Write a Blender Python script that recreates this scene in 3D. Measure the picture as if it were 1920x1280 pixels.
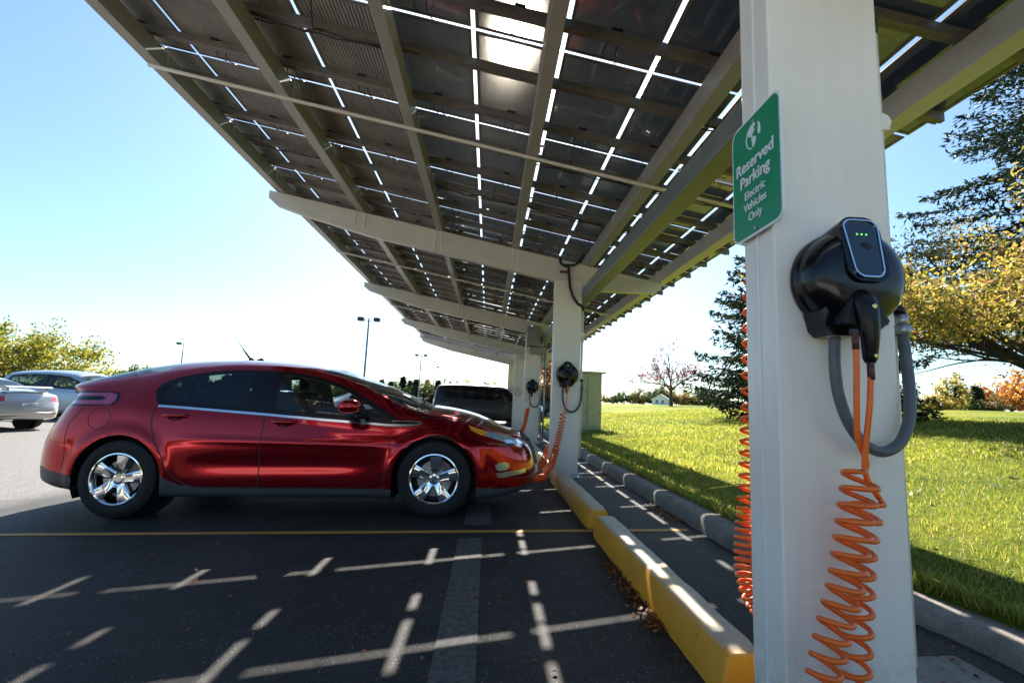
import bpy, math, random
import numpy as np
from mathutils import Vector, Matrix
random.seed(7)
RNG = np.random.default_rng(7)
R = math.radians
for o in list(bpy.data.objects): bpy.data.objects.remove(o)
scn = bpy.context.scene
col = scn.collection

# ------------------------------------------------------------ camera
cam_d = bpy.data.cameras.new('camera'); cam = bpy.data.objects.new('camera', cam_d); col.objects.link(cam)
cam_d.sensor_width = 36; cam_d.lens = 16.35; cam_d.clip_start = .05; cam_d.clip_end = 3000
CX = Vector((0.99773304, -0.05111721, 0.04377002)); CYd = Vector((0.04998223, 0.12736463, -0.99059579)); CZ = Vector((0.04506174, 0.99053787, 0.12963085))
CAMH = 1.02
# rows: image right, image down, view direction, each given in world axes (X right, Y along the row, Z up)
right = Vector((0.99773304, -0.05111721, 0.04377002)); down = Vector((0.04998223, 0.12736463, -0.99059579)); fwd = Vector((0.04506174, 0.99053787, 0.12963085))
m = Matrix((( right.x, -down.x, -fwd.x, 0), (right.y, -down.y, -fwd.y, 0), (right.z, -down.z, -fwd.z, CAMH), (0, 0, 0, 1)))
cam.matrix_world = m
scn.camera = cam
# ------------------------------------------------------------ world, sun, exposure
SUN_EL, SUN_AZ = 41.06, 1.33          # azimuth to the right of +Y
w = bpy.data.worlds.new('World'); scn.world = w; w.use_nodes = True
nt = w.node_tree; bg = nt.nodes['Background']
sky = nt.nodes.new('ShaderNodeTexSky'); sky.sky_type = 'NISHITA'; sky.sun_disc = False
sky.sun_elevation = R(SUN_EL); sky.sun_rotation = R(SUN_AZ); sky.air_density = 1.0; sky.dust_density = 1.0; sky.ozone_density = 2.5
tint = nt.nodes.new('ShaderNodeMix'); tint.data_type = 'RGBA'; tint.blend_type = 'MULTIPLY'; tint.inputs[0].default_value = 1; tint.inputs[7].default_value = (.80, .975, 1.04, 1)
nt.links.new(sky.outputs[0], tint.inputs[6]); nt.links.new(tint.outputs[2], bg.inputs[0]); bg.inputs[1].default_value = 0.055
sd = bpy.data.lights.new('sun', 'SUN'); sd.energy = 5.0; sd.angle = R(.5); sd.color = (1, .93, .84)
sun = bpy.data.objects.new('sun', sd); col.objects.link(sun)
sv = Vector((math.sin(R(SUN_AZ))*math.cos(R(SUN_EL)), math.cos(R(SUN_AZ))*math.cos(R(SUN_EL)), math.sin(R(SUN_EL))))
sun.rotation_euler = sv.to_track_quat('Z', 'Y').to_euler()
sun.location = (0, 0, 30)
scn.view_settings.view_transform = 'Standard'; scn.view_settings.look = 'None'
scn.view_settings.exposure = 2.0; scn.view_settings.gamma = 1
scn.cycles.max_bounces = 8; scn.cycles.transparent_max_bounces = 16
scn.cycles.caustics_reflective = False; scn.cycles.caustics_refractive = False

# ------------------------------------------------------------ materials
def nodes(name):
    m = bpy.data.materials.new(name); m.use_nodes = True
    t = m.node_tree; b = t.nodes['Principled BSDF']
    return m, t, b
def N(t, k, **kw):
    n = t.nodes.new(k)
    for a, v in kw.items():
        if a.startswith('i_'):
            n.inputs[a[2:].replace('_', ' ')].default_value = v
        else: setattr(n, a, v)
    return n
def ramp(t, fac, stops):
    r = t.nodes.new('ShaderNodeValToRGB'); e = r.color_ramp.elements
    while len(e) < len(stops): e.new(.5)
    for x, (p, c) in zip(e, stops): x.position = p; x.color = (*c, 1) if len(c) == 3 else c
    t.links.new(fac, r.inputs[0]); return r.outputs[0]
def noise(t, scale, detail=4, rough=.6, coord='Object', stretch=None, dist=0):
    tc = t.nodes.new('ShaderNodeTexCoord'); src = tc.outputs[coord]
    if stretch:
        mp = t.nodes.new('ShaderNodeMapping'); mp.inputs['Scale'].default_value = stretch
        t.links.new(src, mp.inputs[0]); src = mp.outputs[0]
    n = N(t, 'ShaderNodeTexNoise', i_Scale=scale, i_Detail=detail, i_Roughness=rough, i_Distortion=dist)
    t.links.new(src, n.inputs['Vector']); return n.outputs['Fac']
def mixc(t, f, a, b, mode='MIX'):
    n = t.nodes.new('ShaderNodeMix'); n.data_type = 'RGBA'; n.blend_type = mode
    for i, v in ((0, f), (6, a), (7, b)):
        if isinstance(v, (int, float)): n.inputs[i].default_value = v
        elif isinstance(v, tuple): n.inputs[i].default_value = (*v, 1) if len(v) == 3 else v
        else: t.links.new(v, n.inputs[i])
    return n.outputs[2]
def bump(t, b, h, strength=.3, dist=.01):
    n = N(t, 'ShaderNodeBump', i_Strength=strength, i_Distance=dist)
    t.links.new(h, n.inputs['Height']); t.links.new(n.outputs[0], b.inputs['Normal'])
def simple(name, c, rough=.5, metal=0, var=.12, scale=6, bmp=0, coat=0, spec=.5, bscale=None):
    m, t, b = nodes(name)
    d = tuple(x*(1-var) for x in c); l = tuple(min(1, x*(1+var)) for x in c)
    f = noise(t, scale)
    cc = ramp(t, f, [(.3, d), (.7, l)]); t.links.new(cc, b.inputs['Base Color'])
    b.inputs['Roughness'].default_value = rough; b.inputs['Metallic'].default_value = metal
    b.inputs['Coat Weight'].default_value = coat; b.inputs['Coat Roughness'].default_value = .03
    b.inputs['Specular IOR Level'].default_value = spec
    if bmp: bump(t, b, noise(t, bscale or scale*12), bmp)
    return m
M = {}
M['steel'] = simple('cream_painted_steel', (.66, .62, .55), .38, 0, .05, 3, .04)
M['column'] = simple('white_painted_steel', (.90, .80, .68), .4, 0, .035, 2.5, .05, bscale=25)
def column_mat():
    m, t, b = nodes('white_painted_column')
    c = ramp(t, noise(t, 1.6, 5, .6), [(.3, (.87, .79, .69)), (.7, (.93, .86, .76))])
    runs = ramp(t, noise(t, 16, 5, .7, stretch=(1, 1, .05)), [(.40, (.965, .955, .94)), (.60, (1, 1, 1))]); c = mixc(t, .8, c, runs, 'MULTIPLY')
    sc = ramp(t, noise(t, 38, 6, .85, stretch=(1, 1, .5)), [(.70, (1, 1, 1)), (.76, (.62, .58, .52))]); c = mixc(t, .8, c, sc, 'MULTIPLY')
    tc = t.nodes.new('ShaderNodeTexCoord'); sx = N(t, 'ShaderNodeSeparateXYZ'); t.links.new(tc.outputs['Object'], sx.inputs[0])
    z = N(t, 'ShaderNodeMapRange'); t.links.new(sx.outputs['Z'], z.inputs[0]); z.inputs[1].default_value = .45; z.inputs[2].default_value = -.05
    f = mixc(t, 1., z.outputs[0], ramp(t, noise(t, 14, 6, .8), [(.35, (.1, .1, .1)), (.65, (1, 1, 1))]), 'MULTIPLY'); c = mixc(t, f, c, (.42, .38, .33))
    t.links.new(c, b.inputs['Base Color'])
    t.links.new(ramp(t, noise(t, 5, 5), [(.3, (.30, .30, .30)), (.7, (.48, .48, .48))]), b.inputs['Roughness'])
    bump(t, b, noise(t, 3.5, 3, .5), .12, .02); return m
M['column'] = column_mat()
M['girder'] = simple('grey_painted_steel', (.36, .345, .31), .4, 0, .08, 4, .03)
M['fascia'] = simple('grey_green_steel', (.17, .185, .165), .35, 0, .1, 3)
M['galv'] = simple('galvanised_steel', (.42, .43, .43), .35, .7, .15, 20)
M['dark_rail'] = simple('dark_rail', (.19, .17, .15), .5, .3, .2, 10)
M['black_rubber'] = simple('black_rubber', (.012, .012, .013), .6, 0, .2, 20)
M['tyre'] = simple('tyre_rubber', (.007, .007, .0075), .75, 0, .25, 30, .2)
M['black_plastic'] = simple('black_gloss_plastic', (.003, .003, .0035), .2, 0, .1, 10, 0, .15, .35)
M['black_satin'] = simple('black_satin_plastic', (.005, .005, .006), .3, 0, .15, 14, 0, 0, .3)
M['grey_hose'] = simple('grey_hose', (.10, .105, .11), .45, 0, .12, 20)
M['chrome'] = simple('chrome', (.85, .86, .88), .07, 1, .03, 5)
M['chrome_trim'] = simple('satin_chrome', (.75, .77, .8), .18, 1, .05, 5)
M['dark_metal'] = simple('brake_metal', (.14, .13, .125), .4, .8, .3, 20)
M['rotor'] = simple('brake_disc_steel', (.35, .34, .33), .3, 1, .15, 30)
M['orange'] = simple('orange_cable', (.92, .15, .012), .35, 0, .08, 12)
M['orange_tip'] = simple('black_orange_sleeve', (.10, .03, .015), .6, 0, .9, 160)
M['cladding'] = simple('grey_cladding', (.055, .055, .06), .45, 0, .1, 20, .05)
M['interior'] = simple('dark_interior', (.022, .022, .024), .7, 0, .2, 8)
M['lining'] = simple('grey_cabin_lining', (.10, .10, .095), .8, 0, .15, 8)
M['seat'] = simple('seat_fabric', (.035, .036, .038), .8, 0, .2, 25, .1)
M['seat_tan'] = simple('pale_headliner', (.22, .21, .185), .8, 0, .1, 8)
M['red_plastic'] = simple('red_lens', (.45, .008, .008), .12, 0, .15, 30, 0, 1)
M['tail_lens'] = simple('smoked_pink_lens', (.42, .05, .13), .12, 0, .2, 30, 0, 1)
M['amber'] = simple('amber_lens', (.95, .36, .03), .15, 0, .1, 40, 0, 1)
M['plate'] = simple('licence_plate', (.75, .78, .82), .4, 0, .1, 60)
M['brown_box'] = simple('grey_electrical_enclosure', (.27, .26, .235), .45, 0, .1, 6)
M['cabinet'] = simple('olive_cabinet_paint', (.42, .42, .25), .5, 0, .1, 2, .05)
M['concrete'] = simple('pale_concrete', (.50, .47, .42), .85, 0, .18, 5, .3)
M['sign_white'] = simple('white_sign_face', (.85, .86, .86), .35, 0, .03, 8)
M['sign_green'] = simple('green_sign_film', (.0, .27, .12), .35, 0, .06, 6)
M['pole_blue'] = simple('lamp_pole_steel', (.22, .27, .32), .4, .4, .1, 3)
M['lamp_black'] = simple('lamp_head', (.02, .022, .028), .5, 0, .1, 8)
M['shed_white'] = simple('white_siding', (.74, .77, .80), .6, 0, .06, 3)
M['shed_dark'] = simple('shingle', (.22, .25, .28), .8, 0, .2, 8)
M['disc_tan'] = simple('tan_reel_cover', (.72, .62, .5), .5, 0, .12, 14)
M['bark'] = simple('bark', (.075, .058, .045), .9, 0, .35, 12, .6)
M['bark_dark'] = simple('dark_bark', (.05, .042, .036), .9, 0, .3, 12, .6)
M['marble_dark'] = simple('jbox_plastic', (.02, .02, .02), .5, 0, .2, 20)
M['cable_black'] = simple('black_wire', (.018, .016, .015), .5, 0, .2, 20)
M['clip'] = simple('zinc_clip', (.7, .7, .68), .35, .5, .1, 20)
M['red_clamp'] = simple('dark_red_clamp', (.16, .012, .014), .5, 0, .1, 20)

def glass(name, tint, alpha, rough=.0):
    m, t, b = nodes(name)
    t.nodes.remove(b); out = t.nodes['Material Output']
    tr = N(t, 'ShaderNodeBsdfTransparent'); tr.inputs[0].default_value = (*tint, 1)
    gl = N(t, 'ShaderNodeBsdfGlossy'); gl.inputs['Roughness'].default_value = rough
    lw = N(t, 'ShaderNodeLayerWeight'); lw.inputs[0].default_value = .5; pw = N(t, 'ShaderNodeMath', operation='POWER'); t.links.new(lw.outputs['Facing'], pw.inputs[0]); pw.inputs[1].default_value = 3.5
    fr = N(t, 'ShaderNodeMath', operation='MULTIPLY_ADD'); t.links.new(pw.outputs[0], fr.inputs[0]); fr.inputs[1].default_value = .7; fr.inputs[2].default_value = .05
    nz = noise(t, 2.0); mr = N(t, 'ShaderNodeMath', operation='MULTIPLY'); mr.inputs[1].default_value = .02
    t.links.new(nz, mr.inputs[0])
    ad = N(t, 'ShaderNodeMath', operation='ADD'); t.links.new(mr.outputs[0], ad.inputs[0]); ad.inputs[1].default_value = rough
    t.links.new(ad.outputs[0], gl.inputs['Roughness'])
    mx = N(t, 'ShaderNodeMixShader'); t.links.new(fr.outputs[0], mx.inputs[0]); t.links.new(tr.outputs[0], mx.inputs[1]); t.links.new(gl.outputs[0], mx.inputs[2])
    t.links.new(mx.outputs[0], out.inputs[0]); return m
M['glass'] = glass('car_glass', (.72, .78, .78), 1)
M['glass_rear'] = glass('tinted_car_glass', (.40, .50, .54), 1)
M['glass_dark'] = simple('dark_car_glass', (.006, .008, .010), .08, 0, .1, 4, 0, 0, .3)
M['screen'] = simple('blue_black_screen', (.004, .012, .022), .12, 0, .2, 8, 0, 1)

def paint(name, c, metal=.55, flake=.25, rough=.32):
    m, t, b = nodes(name)
    f = noise(t, 900, 1); cc = ramp(t, f, [(.3, tuple(x*(1-flake) for x in c)), (.7, tuple(min(1, x*(1+flake)) for x in c))])
    t.links.new(cc, b.inputs['Base Color'])
    b.inputs['Metallic'].default_value = metal; b.inputs['Roughness'].default_value = rough
    b.inputs['Coat Weight'].default_value = 1; b.inputs['Coat Roughness'].default_value = .02
    return m
M['red_paint'] = paint('crystal_red_paint', (.42, .002, .010), .82, .12, .14); M['red_paint'].node_tree.nodes['Principled BSDF'].inputs['Coat Weight'].default_value = .7
M['silver_paint'] = paint('silver_paint', (.48, .47, .45))
M['bluesilver_paint'] = paint('blue_silver_paint', (.38, .43, .48))
M['black_paint'] = paint('black_paint', (.005, .005, .007), 0, .2, .5); M['black_paint'].node_tree.nodes['Principled BSDF'].inputs['Coat Weight'].default_value = .25
M['white_paint'] = paint('white_paint', (.7, .72, .73), 0, .05)
M['blue_paint'] = paint('blue_paint', (.02, .05, .16), .3)
M['lens'] = simple('headlamp_lens', (.45, .58, .70), .08, .5, .3, 16, 0, 1)
M['fog_lens'] = simple('fog_lamp_reflector', (.55, .54, .45), .15, .6, .25, 14, 0, 1)

def asphalt():
    m, t, b = nodes('asphalt')
    big = noise(t, .7, 5, .6); fine = noise(t, 85, 4, .8); mid = noise(t, 9, 6, .7)
    c1 = ramp(t, big, [(.3, (.012, .011, .0105)), (.52, (.024, .023, .021)), (.72, (.050, .046, .040))])
    c2 = ramp(t, fine, [(.33, (.3, .3, .3)), (.5, (.9, .9, .9)), (.66, (2.3, 2.2, 2.1))])
    c = mixc(t, .85, c1, c2, 'MULTIPLY')
    c3 = ramp(t, mid, [(.35, (.75, .75, .75)), (.65, (1.2, 1.2, 1.18))]); c = mixc(t, .8, c, c3, 'MULTIPLY')
    # white grit and small dried leaves lying in the surface
    tc = t.nodes.new('ShaderNodeTexCoord'); vo = N(t, 'ShaderNodeTexVoronoi', i_Scale=60.); t.links.new(tc.outputs['Object'], vo.inputs['Vector'])
    sp = ramp(t, vo.outputs['Distance'], [(.10, (1, 1, 1)), (.17, (0, 0, 0))])
    gate = ramp(t, noise(t, 5, 3), [(.42, (0, 0, 0)), (.60, (1, 1, 1))])
    f = mixc(t, 1., sp, gate, 'MULTIPLY'); c = mixc(t, f, c, (.42, .40, .36))
    oil = ramp(t, noise(t, 1.1, 3, .5, dist=.6), [(.64, (1, 1, 1)), (.74, (.45, .45, .47))]); c = mixc(t, 1., c, oil, 'MULTIPLY')
    scuff = ramp(t, noise(t, 2.2, 6, .75, stretch=(.12, 1, 1)), [(.50, (1, 1, 1)), (.70, (1.5, 1.5, 1.5))]); c = mixc(t, .8, c, scuff, 'MULTIPLY')
    # hairline cracks
    nv = noise(t, 1.2, 4); cr = N(t, 'ShaderNodeTexVoronoi', feature='DISTANCE_TO_EDGE', i_Scale=.55)
    mp = N(t, 'ShaderNodeVectorMath', operation='ADD'); t.links.new(tc.outputs['Object'], mp.inputs[0])
    n2 = N(t, 'ShaderNodeTexNoise', i_Scale=2.2, i_Detail=5.); t.links.new(tc.outputs['Object'], n2.inputs['Vector']); t.links.new(n2.outputs['Color'], mp.inputs[1])
    t.links.new(mp.outputs[0], cr.inputs['Vector'])
    ck = ramp(t, cr.outputs['Distance'], [(.002, (1, 1, 1)), (.006, (0, 0, 0))])
    c = mixc(t, ck, c, (.012, .012, .012))
    # the lot further out, past the bays, is paler
    sx = N(t, 'ShaderNodeSeparateXYZ'); t.links.new(tc.outputs['Object'], sx.inputs[0])
    wob = N(t, 'ShaderNodeMath', operation='MULTIPLY_ADD'); t.links.new(noise(t, 1.5, 4), wob.inputs[0]); wob.inputs[1].default_value = .5; t.links.new(sx.outputs['X'], wob.inputs[2])
    pale_fac = N(t, 'ShaderNodeMapRange'); t.links.new(wob.outputs[0], pale_fac.inputs[0])
    pale_fac.inputs[1].default_value = -4.1; pale_fac.inputs[2].default_value = -4.6; pale_fac.inputs[3].default_value = 0; pale_fac.inputs[4].default_value = 1
    pale = mixc(t, 1., ramp(t, mid, [(.3, (.085, .082, .077)), (.7, (.125, .12, .115))]), c2, 'MULTIPLY')
    c = mixc(t, pale_fac.outputs[0], c, pale)
    t.links.new(c, b.inputs['Base Color']); b.inputs['Roughness'].default_value = .72; b.inputs['Specular IOR Level'].default_value = .35
    bump(t, b, fine, .6, .006); return m
M['asphalt'] = asphalt()
def worn_paint(name, c, under=(.05, .05, .05), lo=.36, hi=.5):
    m, t, b = nodes(name)
    f = ramp(t, noise(t, 30, 6, .7), [(lo, (0, 0, 0)), (hi, (1, 1, 1))])
    cc = mixc(t, f, under, ramp(t, noise(t, 4, 4), [(.3, tuple(x*.8 for x in c)), (.7, c)])); t.links.new(cc, b.inputs['Base Color'])
    b.inputs['Roughness'].default_value = .7; bump(t, b, noise(t, 150), .4, .004); return m
M['line_paint'] = worn_paint('worn_orange_line_paint', (.62, .30, .06), (.08, .06, .04), .33, .42)
M['old_strip'] = worn_paint('faded_grey_strip', (.13, .12, .108), (.032, .032, .032), .36, .60)
def stop_mat():
    m, t, b = nodes('yellow_wheel_stop_paint')
    tc = t.nodes.new('ShaderNodeTexCoord'); sx = N(t, 'ShaderNodeSeparateXYZ'); t.links.new(tc.outputs['Object'], sx.inputs[0])
    f = noise(t, 7, 6, .75, stretch=(1, .35, 1)); 
    y = ramp(t, noise(t, 3, 5), [(.3, (.64, .26, .010)), (.7, (.80, .36, .018))])
    worn = ramp(t, noise(t, 22, 6, .8), [(.3, (.36, .31, .22)), (.7, (.60, .54, .40))])
    # the tread on top is worn through to concrete
    top = N(t, 'ShaderNodeMapRange'); t.links.new(sx.outputs['Z'], top.inputs[0]); top.inputs[1].default_value = .138; top.inputs[2].default_value = .15
    fw = mixc(t, 1., top.outputs[0], ramp(t, f, [(.34, (.25, .25, .25)), (.5, (1, 1, 1))]), 'MULTIPLY')
    c = mixc(t, fw, y, worn)
    st = ramp(t, noise(t, 26, 5, .8, stretch=(1, 1, .25)), [(.60, (1, 1, 1)), (.72, (.38, .34, .28))])
    c = mixc(t, 1., c, st, 'MULTIPLY')
    t.links.new(c, b.inputs['Base Color']); b.inputs['Roughness'].default_value = .55
    bump(t, b, noise(t, 60, 5, .8), .5, .006); return m
M['stop'] = stop_mat()
def curb_mat():
    m, t, b = nodes('aged_concrete_kerb')
    c = ramp(t, noise(t, 6, 8, .75), [(.25, (.14, .125, .105)), (.55, (.26, .235, .20)), (.8, (.36, .33, .29))])
    s = ramp(t, noise(t, 70, 4, .8), [(.3, (.65, .65, .65)), (.7, (1.1, 1.1, 1.1))])
    t.links.new(mixc(t, 1., c, s, 'MULTIPLY'), b.inputs['Base Color']); b.inputs['Roughness'].default_value = .85
    bump(t, b, noise(t, 90, 4, .8), .7, .006); return m
M['curb'] = curb_mat()
def lawn_mat():
    m, t, b = nodes('lawn_soil_and_turf')
    a = ramp(t, noise(t, .5, 5, .6), [(.3, (.07, .12, .01)), (.5, (.18, .22, .016)), (.7, (.36, .30, .04))])
    d = ramp(t, noise(t, 9, 6, .8), [(.3, (.45, .45, .4)), (.55, (1, 1, 1)), (.75, (1.5, 1.4, 1.0))])
    c = mixc(t, .9, a, d, 'MULTIPLY')
    e = ramp(t, noise(t, 60, 3, .8, stretch=(1, .5, 1)), [(.3, (.4, .45, .4)), (.7, (1.35, 1.3, 1.2))]); c = mixc(t, .8, c, e, 'MULTIPLY')
    soil = ramp(t, noise(t, 1.7, 5, .8), [(.60, (0, 0, 0)), (.67, (1, 1, 1))]); c = mixc(t, soil, c, (.20, .14, .09))
    t.links.new(c, b.inputs['Base Color']); b.inputs['Roughness'].default_value = .95; b.inputs['Specular IOR Level'].default_value = .1
    bump(t, b, noise(t, 25, 6, .8), 1., .05); return m
M['lawn'] = lawn_mat()
def leaf_mat(name, cols, trans=.5, scale=.6, rough=.5):
    m, t, b = nodes(name); t.nodes.remove(b); out = t.nodes['Material Output']
    g = N(t, 'ShaderNodeNewGeometry')
    r = ramp(t, g.outputs['Random Per Island'], [(i/(len(cols)-1), c) for i, c in enumerate(cols)])
    n = ramp(t, noise(t, scale, 3), [(.3, (.72, .72, .72)), (.7, (1.25, 1.25, 1.2))]); c = mixc(t, 1., r, n, 'MULTIPLY')
    d = N(t, 'ShaderNodeBsdfDiffuse'); tr = N(t, 'ShaderNodeBsdfTranslucent'); mx = N(t, 'ShaderNodeMixShader'); mx.inputs[0].default_value = trans
    t.links.new(c, d.inputs[0]); t.links.new(c, tr.inputs[0]); t.links.new(d.outputs[0], mx.inputs[1]); t.links.new(tr.outputs[0], mx.inputs[2])
    gl = N(t, 'ShaderNodeBsdfGlossy'); gl.inputs['Roughness'].default_value = rough; gl.inputs[0].default_value = (.8, .8, .8, 1)
    m2 = N(t, 'ShaderNodeMixShader'); m2.inputs[0].default_value = .04; t.links.new(mx.outputs[0], m2.inputs[1]); t.links.new(gl.outputs[0], m2.inputs[2])
    t.links.new(m2.outputs[0], out.inputs[0]); return m
M['blades'] = leaf_mat('grass_blades', [(.08, .14, .015), (.20, .26, .02), (.36, .37, .04), (.56, .47, .13)], .55, .5)
M['leaf_yellowgreen'] = leaf_mat('yellow_green_leaves', [(.06, .09, .01), (.15, .185, .015), (.30, .29, .02), (.42, .28, .03)], .5)
M['leaf_gold'] = leaf_mat('gold_and_russet_leaves', [(.09, .10, .02), (.22, .21, .035), (.52, .41, .05), (.36, .19, .08), (.64, .54, .11)], .5)
M['leaf_orange'] = leaf_mat('orange_leaves', [(.25, .09, .02), (.48, .20, .03), (.6, .30, .06)], .5)
M['leaf_green'] = leaf_mat('green_leaves', [(.02, .04, .01), (.04, .08, .015), (.09, .12, .02)], .4)
M['leaf_tan'] = leaf_mat('tan_olive_leaves', [(.07, .07, .02), (.18, .14, .04), (.28, .20, .07)], .4)
M['needles'] = leaf_mat('spruce_needles', [(.008, .018, .008), (.018, .035, .014), (.035, .055, .02)], .15)
M['leaf_red'] = leaf_mat('dark_pink_leaves', [(.22, .02, .04), (.34, .05, .09)], .4)
M['dead_leaves'] = leaf_mat('russet_fallen_leaves', [(.12, .035, .01), (.30, .09, .02), (.42, .17, .05)], .2)
def panel_dark():
    m, t, b = nodes('dark_solar_cells')
    tc = t.nodes.new('ShaderNodeTexCoord')
    br = N(t, 'ShaderNodeTexBrick', i_Scale=1.0); br.offset = 0
    for k, v in (('Brick Width', .125), ('Row Height', .125), ('Mortar Size', .0016)): br.inputs[k].default_value = v
    br.inputs['Color1'].default_value = (.012, .013, .017, 1); br.inputs['Color2'].default_value = (.016, .016, .02, 1); br.inputs['Mortar'].default_value = (.06, .06, .06, 1)
    t.links.new(tc.outputs['Object'], br.inputs['Vector'])
    dirt = ramp(t, noise(t, 3, 6, .8), [(.4, (1, 1, 1)), (.75, (2.6, 2.3, 1.9))]); c = mixc(t, 1., br.outputs['Color'], dirt, 'MULTIPLY')
    t.links.new(c, b.inputs['Base Color']); b.inputs['Coat Weight'].default_value = 1; b.inputs['Coat IOR'].default_value = 1.7; b.inputs['Coat Roughness'].default_value = .03; b.inputs['Specular IOR Level'].default_value = .8
    rr = ramp(t, noise(t, 5, 5), [(.3, (.06, .06, .06)), (.7, (.3, .3, .3))]); t.links.new(rr, b.inputs['Roughness'])
    bump(t, b, noise(t, 5, 2), .12, .01)
    # weak rough refraction mixed in to imitate the glare around the sun
    out = t.nodes['Material Output']; rf = N(t, 'ShaderNodeBsdfRefraction', i_IOR=1.11, i_Roughness=.34); rf.inputs[0].default_value = (1, .97, .9, 1)
    mx = N(t, 'ShaderNodeMixShader'); mx.inputs[0].default_value = .095; t.links.new(b.outputs[0], mx.inputs[1]); t.links.new(rf.outputs[0], mx.inputs[2]); t.links.new(mx.outputs[0], out.inputs[0])
    return m
M['panel_dark'] = panel_dark()
def panel_light():
    m, t, b = nodes('pale_ribbed_backsheet')
    tc = t.nodes.new('ShaderNodeTexCoord'); wv = N(t, 'ShaderNodeTexWave', i_Scale=11.); wv.wave_type = 'BANDS'; wv.bands_direction = 'X'
    t.links.new(tc.outputs['Object'], wv.inputs['Vector'])
    c = ramp(t, wv.outputs['Fac'], [(.0, (.16, .145, .13)), (.35, (.40, .38, .35)), (.8, (.46, .44, .41))])
    dirt = ramp(t, noise(t, 6, 6, .8, stretch=(1, .3, 1)), [(.35, (.6, .6, .6)), (.65, (1.05, 1.05, 1.05))]); c = mixc(t, .9, c, dirt, 'MULTIPLY')
    t.links.new(c, b.inputs['Base Color']); b.inputs['Roughness'].default_value = .5
    bump(t, b, wv.outputs['Fac'], .6, .01); return m
M['panel_light'] = panel_light()
# ------------------------------------------------------------ mesh helpers
class MB:
    def __init__(s): s.v = []; s.f = []; s.m = []; s.sm = []
    def add(s, vs, fs, mat=0, smooth=False):
        o = len(s.v); s.v += [tuple(v) for v in vs]; s.f += [tuple(i+o for i in f) for f in fs]
        s.m += [mat]*len(fs); s.sm += [smooth]*len(fs); return s
    def box(s, a, b, mat=0, M4=None):
        (x0, y0, z0), (x1, y1, z1) = a, b
        vs = [Vector(p) for p in ((x0,y0,z0),(x1,y0,z0),(x1,y1,z0),(x0,y1,z0),(x0,y0,z1),(x1,y0,z1),(x1,y1,z1),(x0,y1,z1))]
        if M4 is not None: vs = [M4 @ v for v in vs]
        return s.add(vs, [(0,3,2,1),(4,5,6,7),(0,1,5,4),(1,2,6,5),(2,3,7,6),(3,0,4,7)], mat)
    def prism(s, poly, a, b, axis='y', mat=0, M4=None, smooth=False):
        def P(u, v, w):
            q = {'y': (u, w, v), 'x': (w, u, v), 'z': (u, v, w)}[axis]; q = Vector(q)
            return M4 @ q if M4 is not None else q
        n = len(poly); vs = [P(u, v, a) for u, v in poly] + [P(u, v, b) for u, v in poly]
        s.add(vs, [tuple(range(n))[::-1], tuple(range(n, 2*n))], mat)
        return s.add(vs, [(i, (i+1) % n, n+(i+1) % n, n+i) for i in range(n)], mat, smooth)
    def tube(s, pts, rad, n=8, mat=0, cap=True, smooth=True):
        P = np.array([tuple(p) for p in pts], float); k = len(P)
        rad = np.full(k, rad, float) if np.isscalar(rad) else np.array(rad, float)
        T = np.gradient(P, axis=0); T /= (np.linalg.norm(T, axis=1, keepdims=True)+1e-12)
        a = np.array([0, 0, 1.]) if abs(T[0][2]) < .9 else np.array([1., 0, 0])
        nrm = np.cross(T[0], a); nrm /= np.linalg.norm(nrm); vs = []
        ang = np.linspace(0, 2*np.pi, n, endpoint=False); ca, sa = np.cos(ang), np.sin(ang)
        for i in range(k):
            nrm = nrm - T[i]*np.dot(nrm, T[i]); nrm /= (np.linalg.norm(nrm)+1e-12); bn = np.cross(T[i], nrm)
            ring = P[i] + rad[i]*(ca[:, None]*nrm + sa[:, None]*bn); vs += [tuple(r) for r in ring]
        fs = [(i*n+j, i*n+(j+1) % n, (i+1)*n+(j+1) % n, (i+1)*n+j) for i in range(k-1) for j in range(n)]
        s.add(vs, fs, mat, smooth)
        if cap: s.f += [tuple(range(len(s.v)-len(vs), len(s.v)-len(vs)+n))[::-1], tuple(range(len(s.v)-n, len(s.v)))]; s.m += [mat]*2; s.sm += [False]*2
        return s
    def lathe(s, prof, n=40, axis='y', c=(0, 0, 0), mat=0, smooth=True, ang0=0, ang1=2*math.pi):
        full = abs(ang1-ang0-2*math.pi) < 1e-6; k = n if full else n+1; vs = []
        for (r, t) in prof:
            for j in range(k):
                a = ang0+(ang1-ang0)*j/n; u, v = r*math.cos(a), r*math.sin(a)
                q = {'y': (u, t, v), 'x': (t, u, v), 'z': (u, v, t)}[axis]; vs.append((q[0]+c[0], q[1]+c[1], q[2]+c[2]))
        fs = [(i*k+j, i*k+(j+1) % k, (i+1)*k+(j+1) % k, (i+1)*k+j) for i in range(len(prof)-1) for j in range(k if full else n)]
        return s.add(vs, fs, mat, smooth)
    def build(s, name, mats, parent=None, sharp=None):
        me = bpy.data.meshes.new(name); me.from_pydata(s.v, [], s.f)
        mats = mats if isinstance(mats, (list, tuple)) else [mats]
        for q in mats: me.materials.append(M[q] if isinstance(q, str) else q)
        me.polygons.foreach_set('material_index', s.m); me.polygons.foreach_set('use_smooth', s.sm)
        me.update(); o = bpy.data.objects.new(name, me); col.objects.link(o)
        if parent: o.parent = parent
        if sharp is not None: me.set_sharp_from_angle(angle=R(sharp))
        return o
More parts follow.
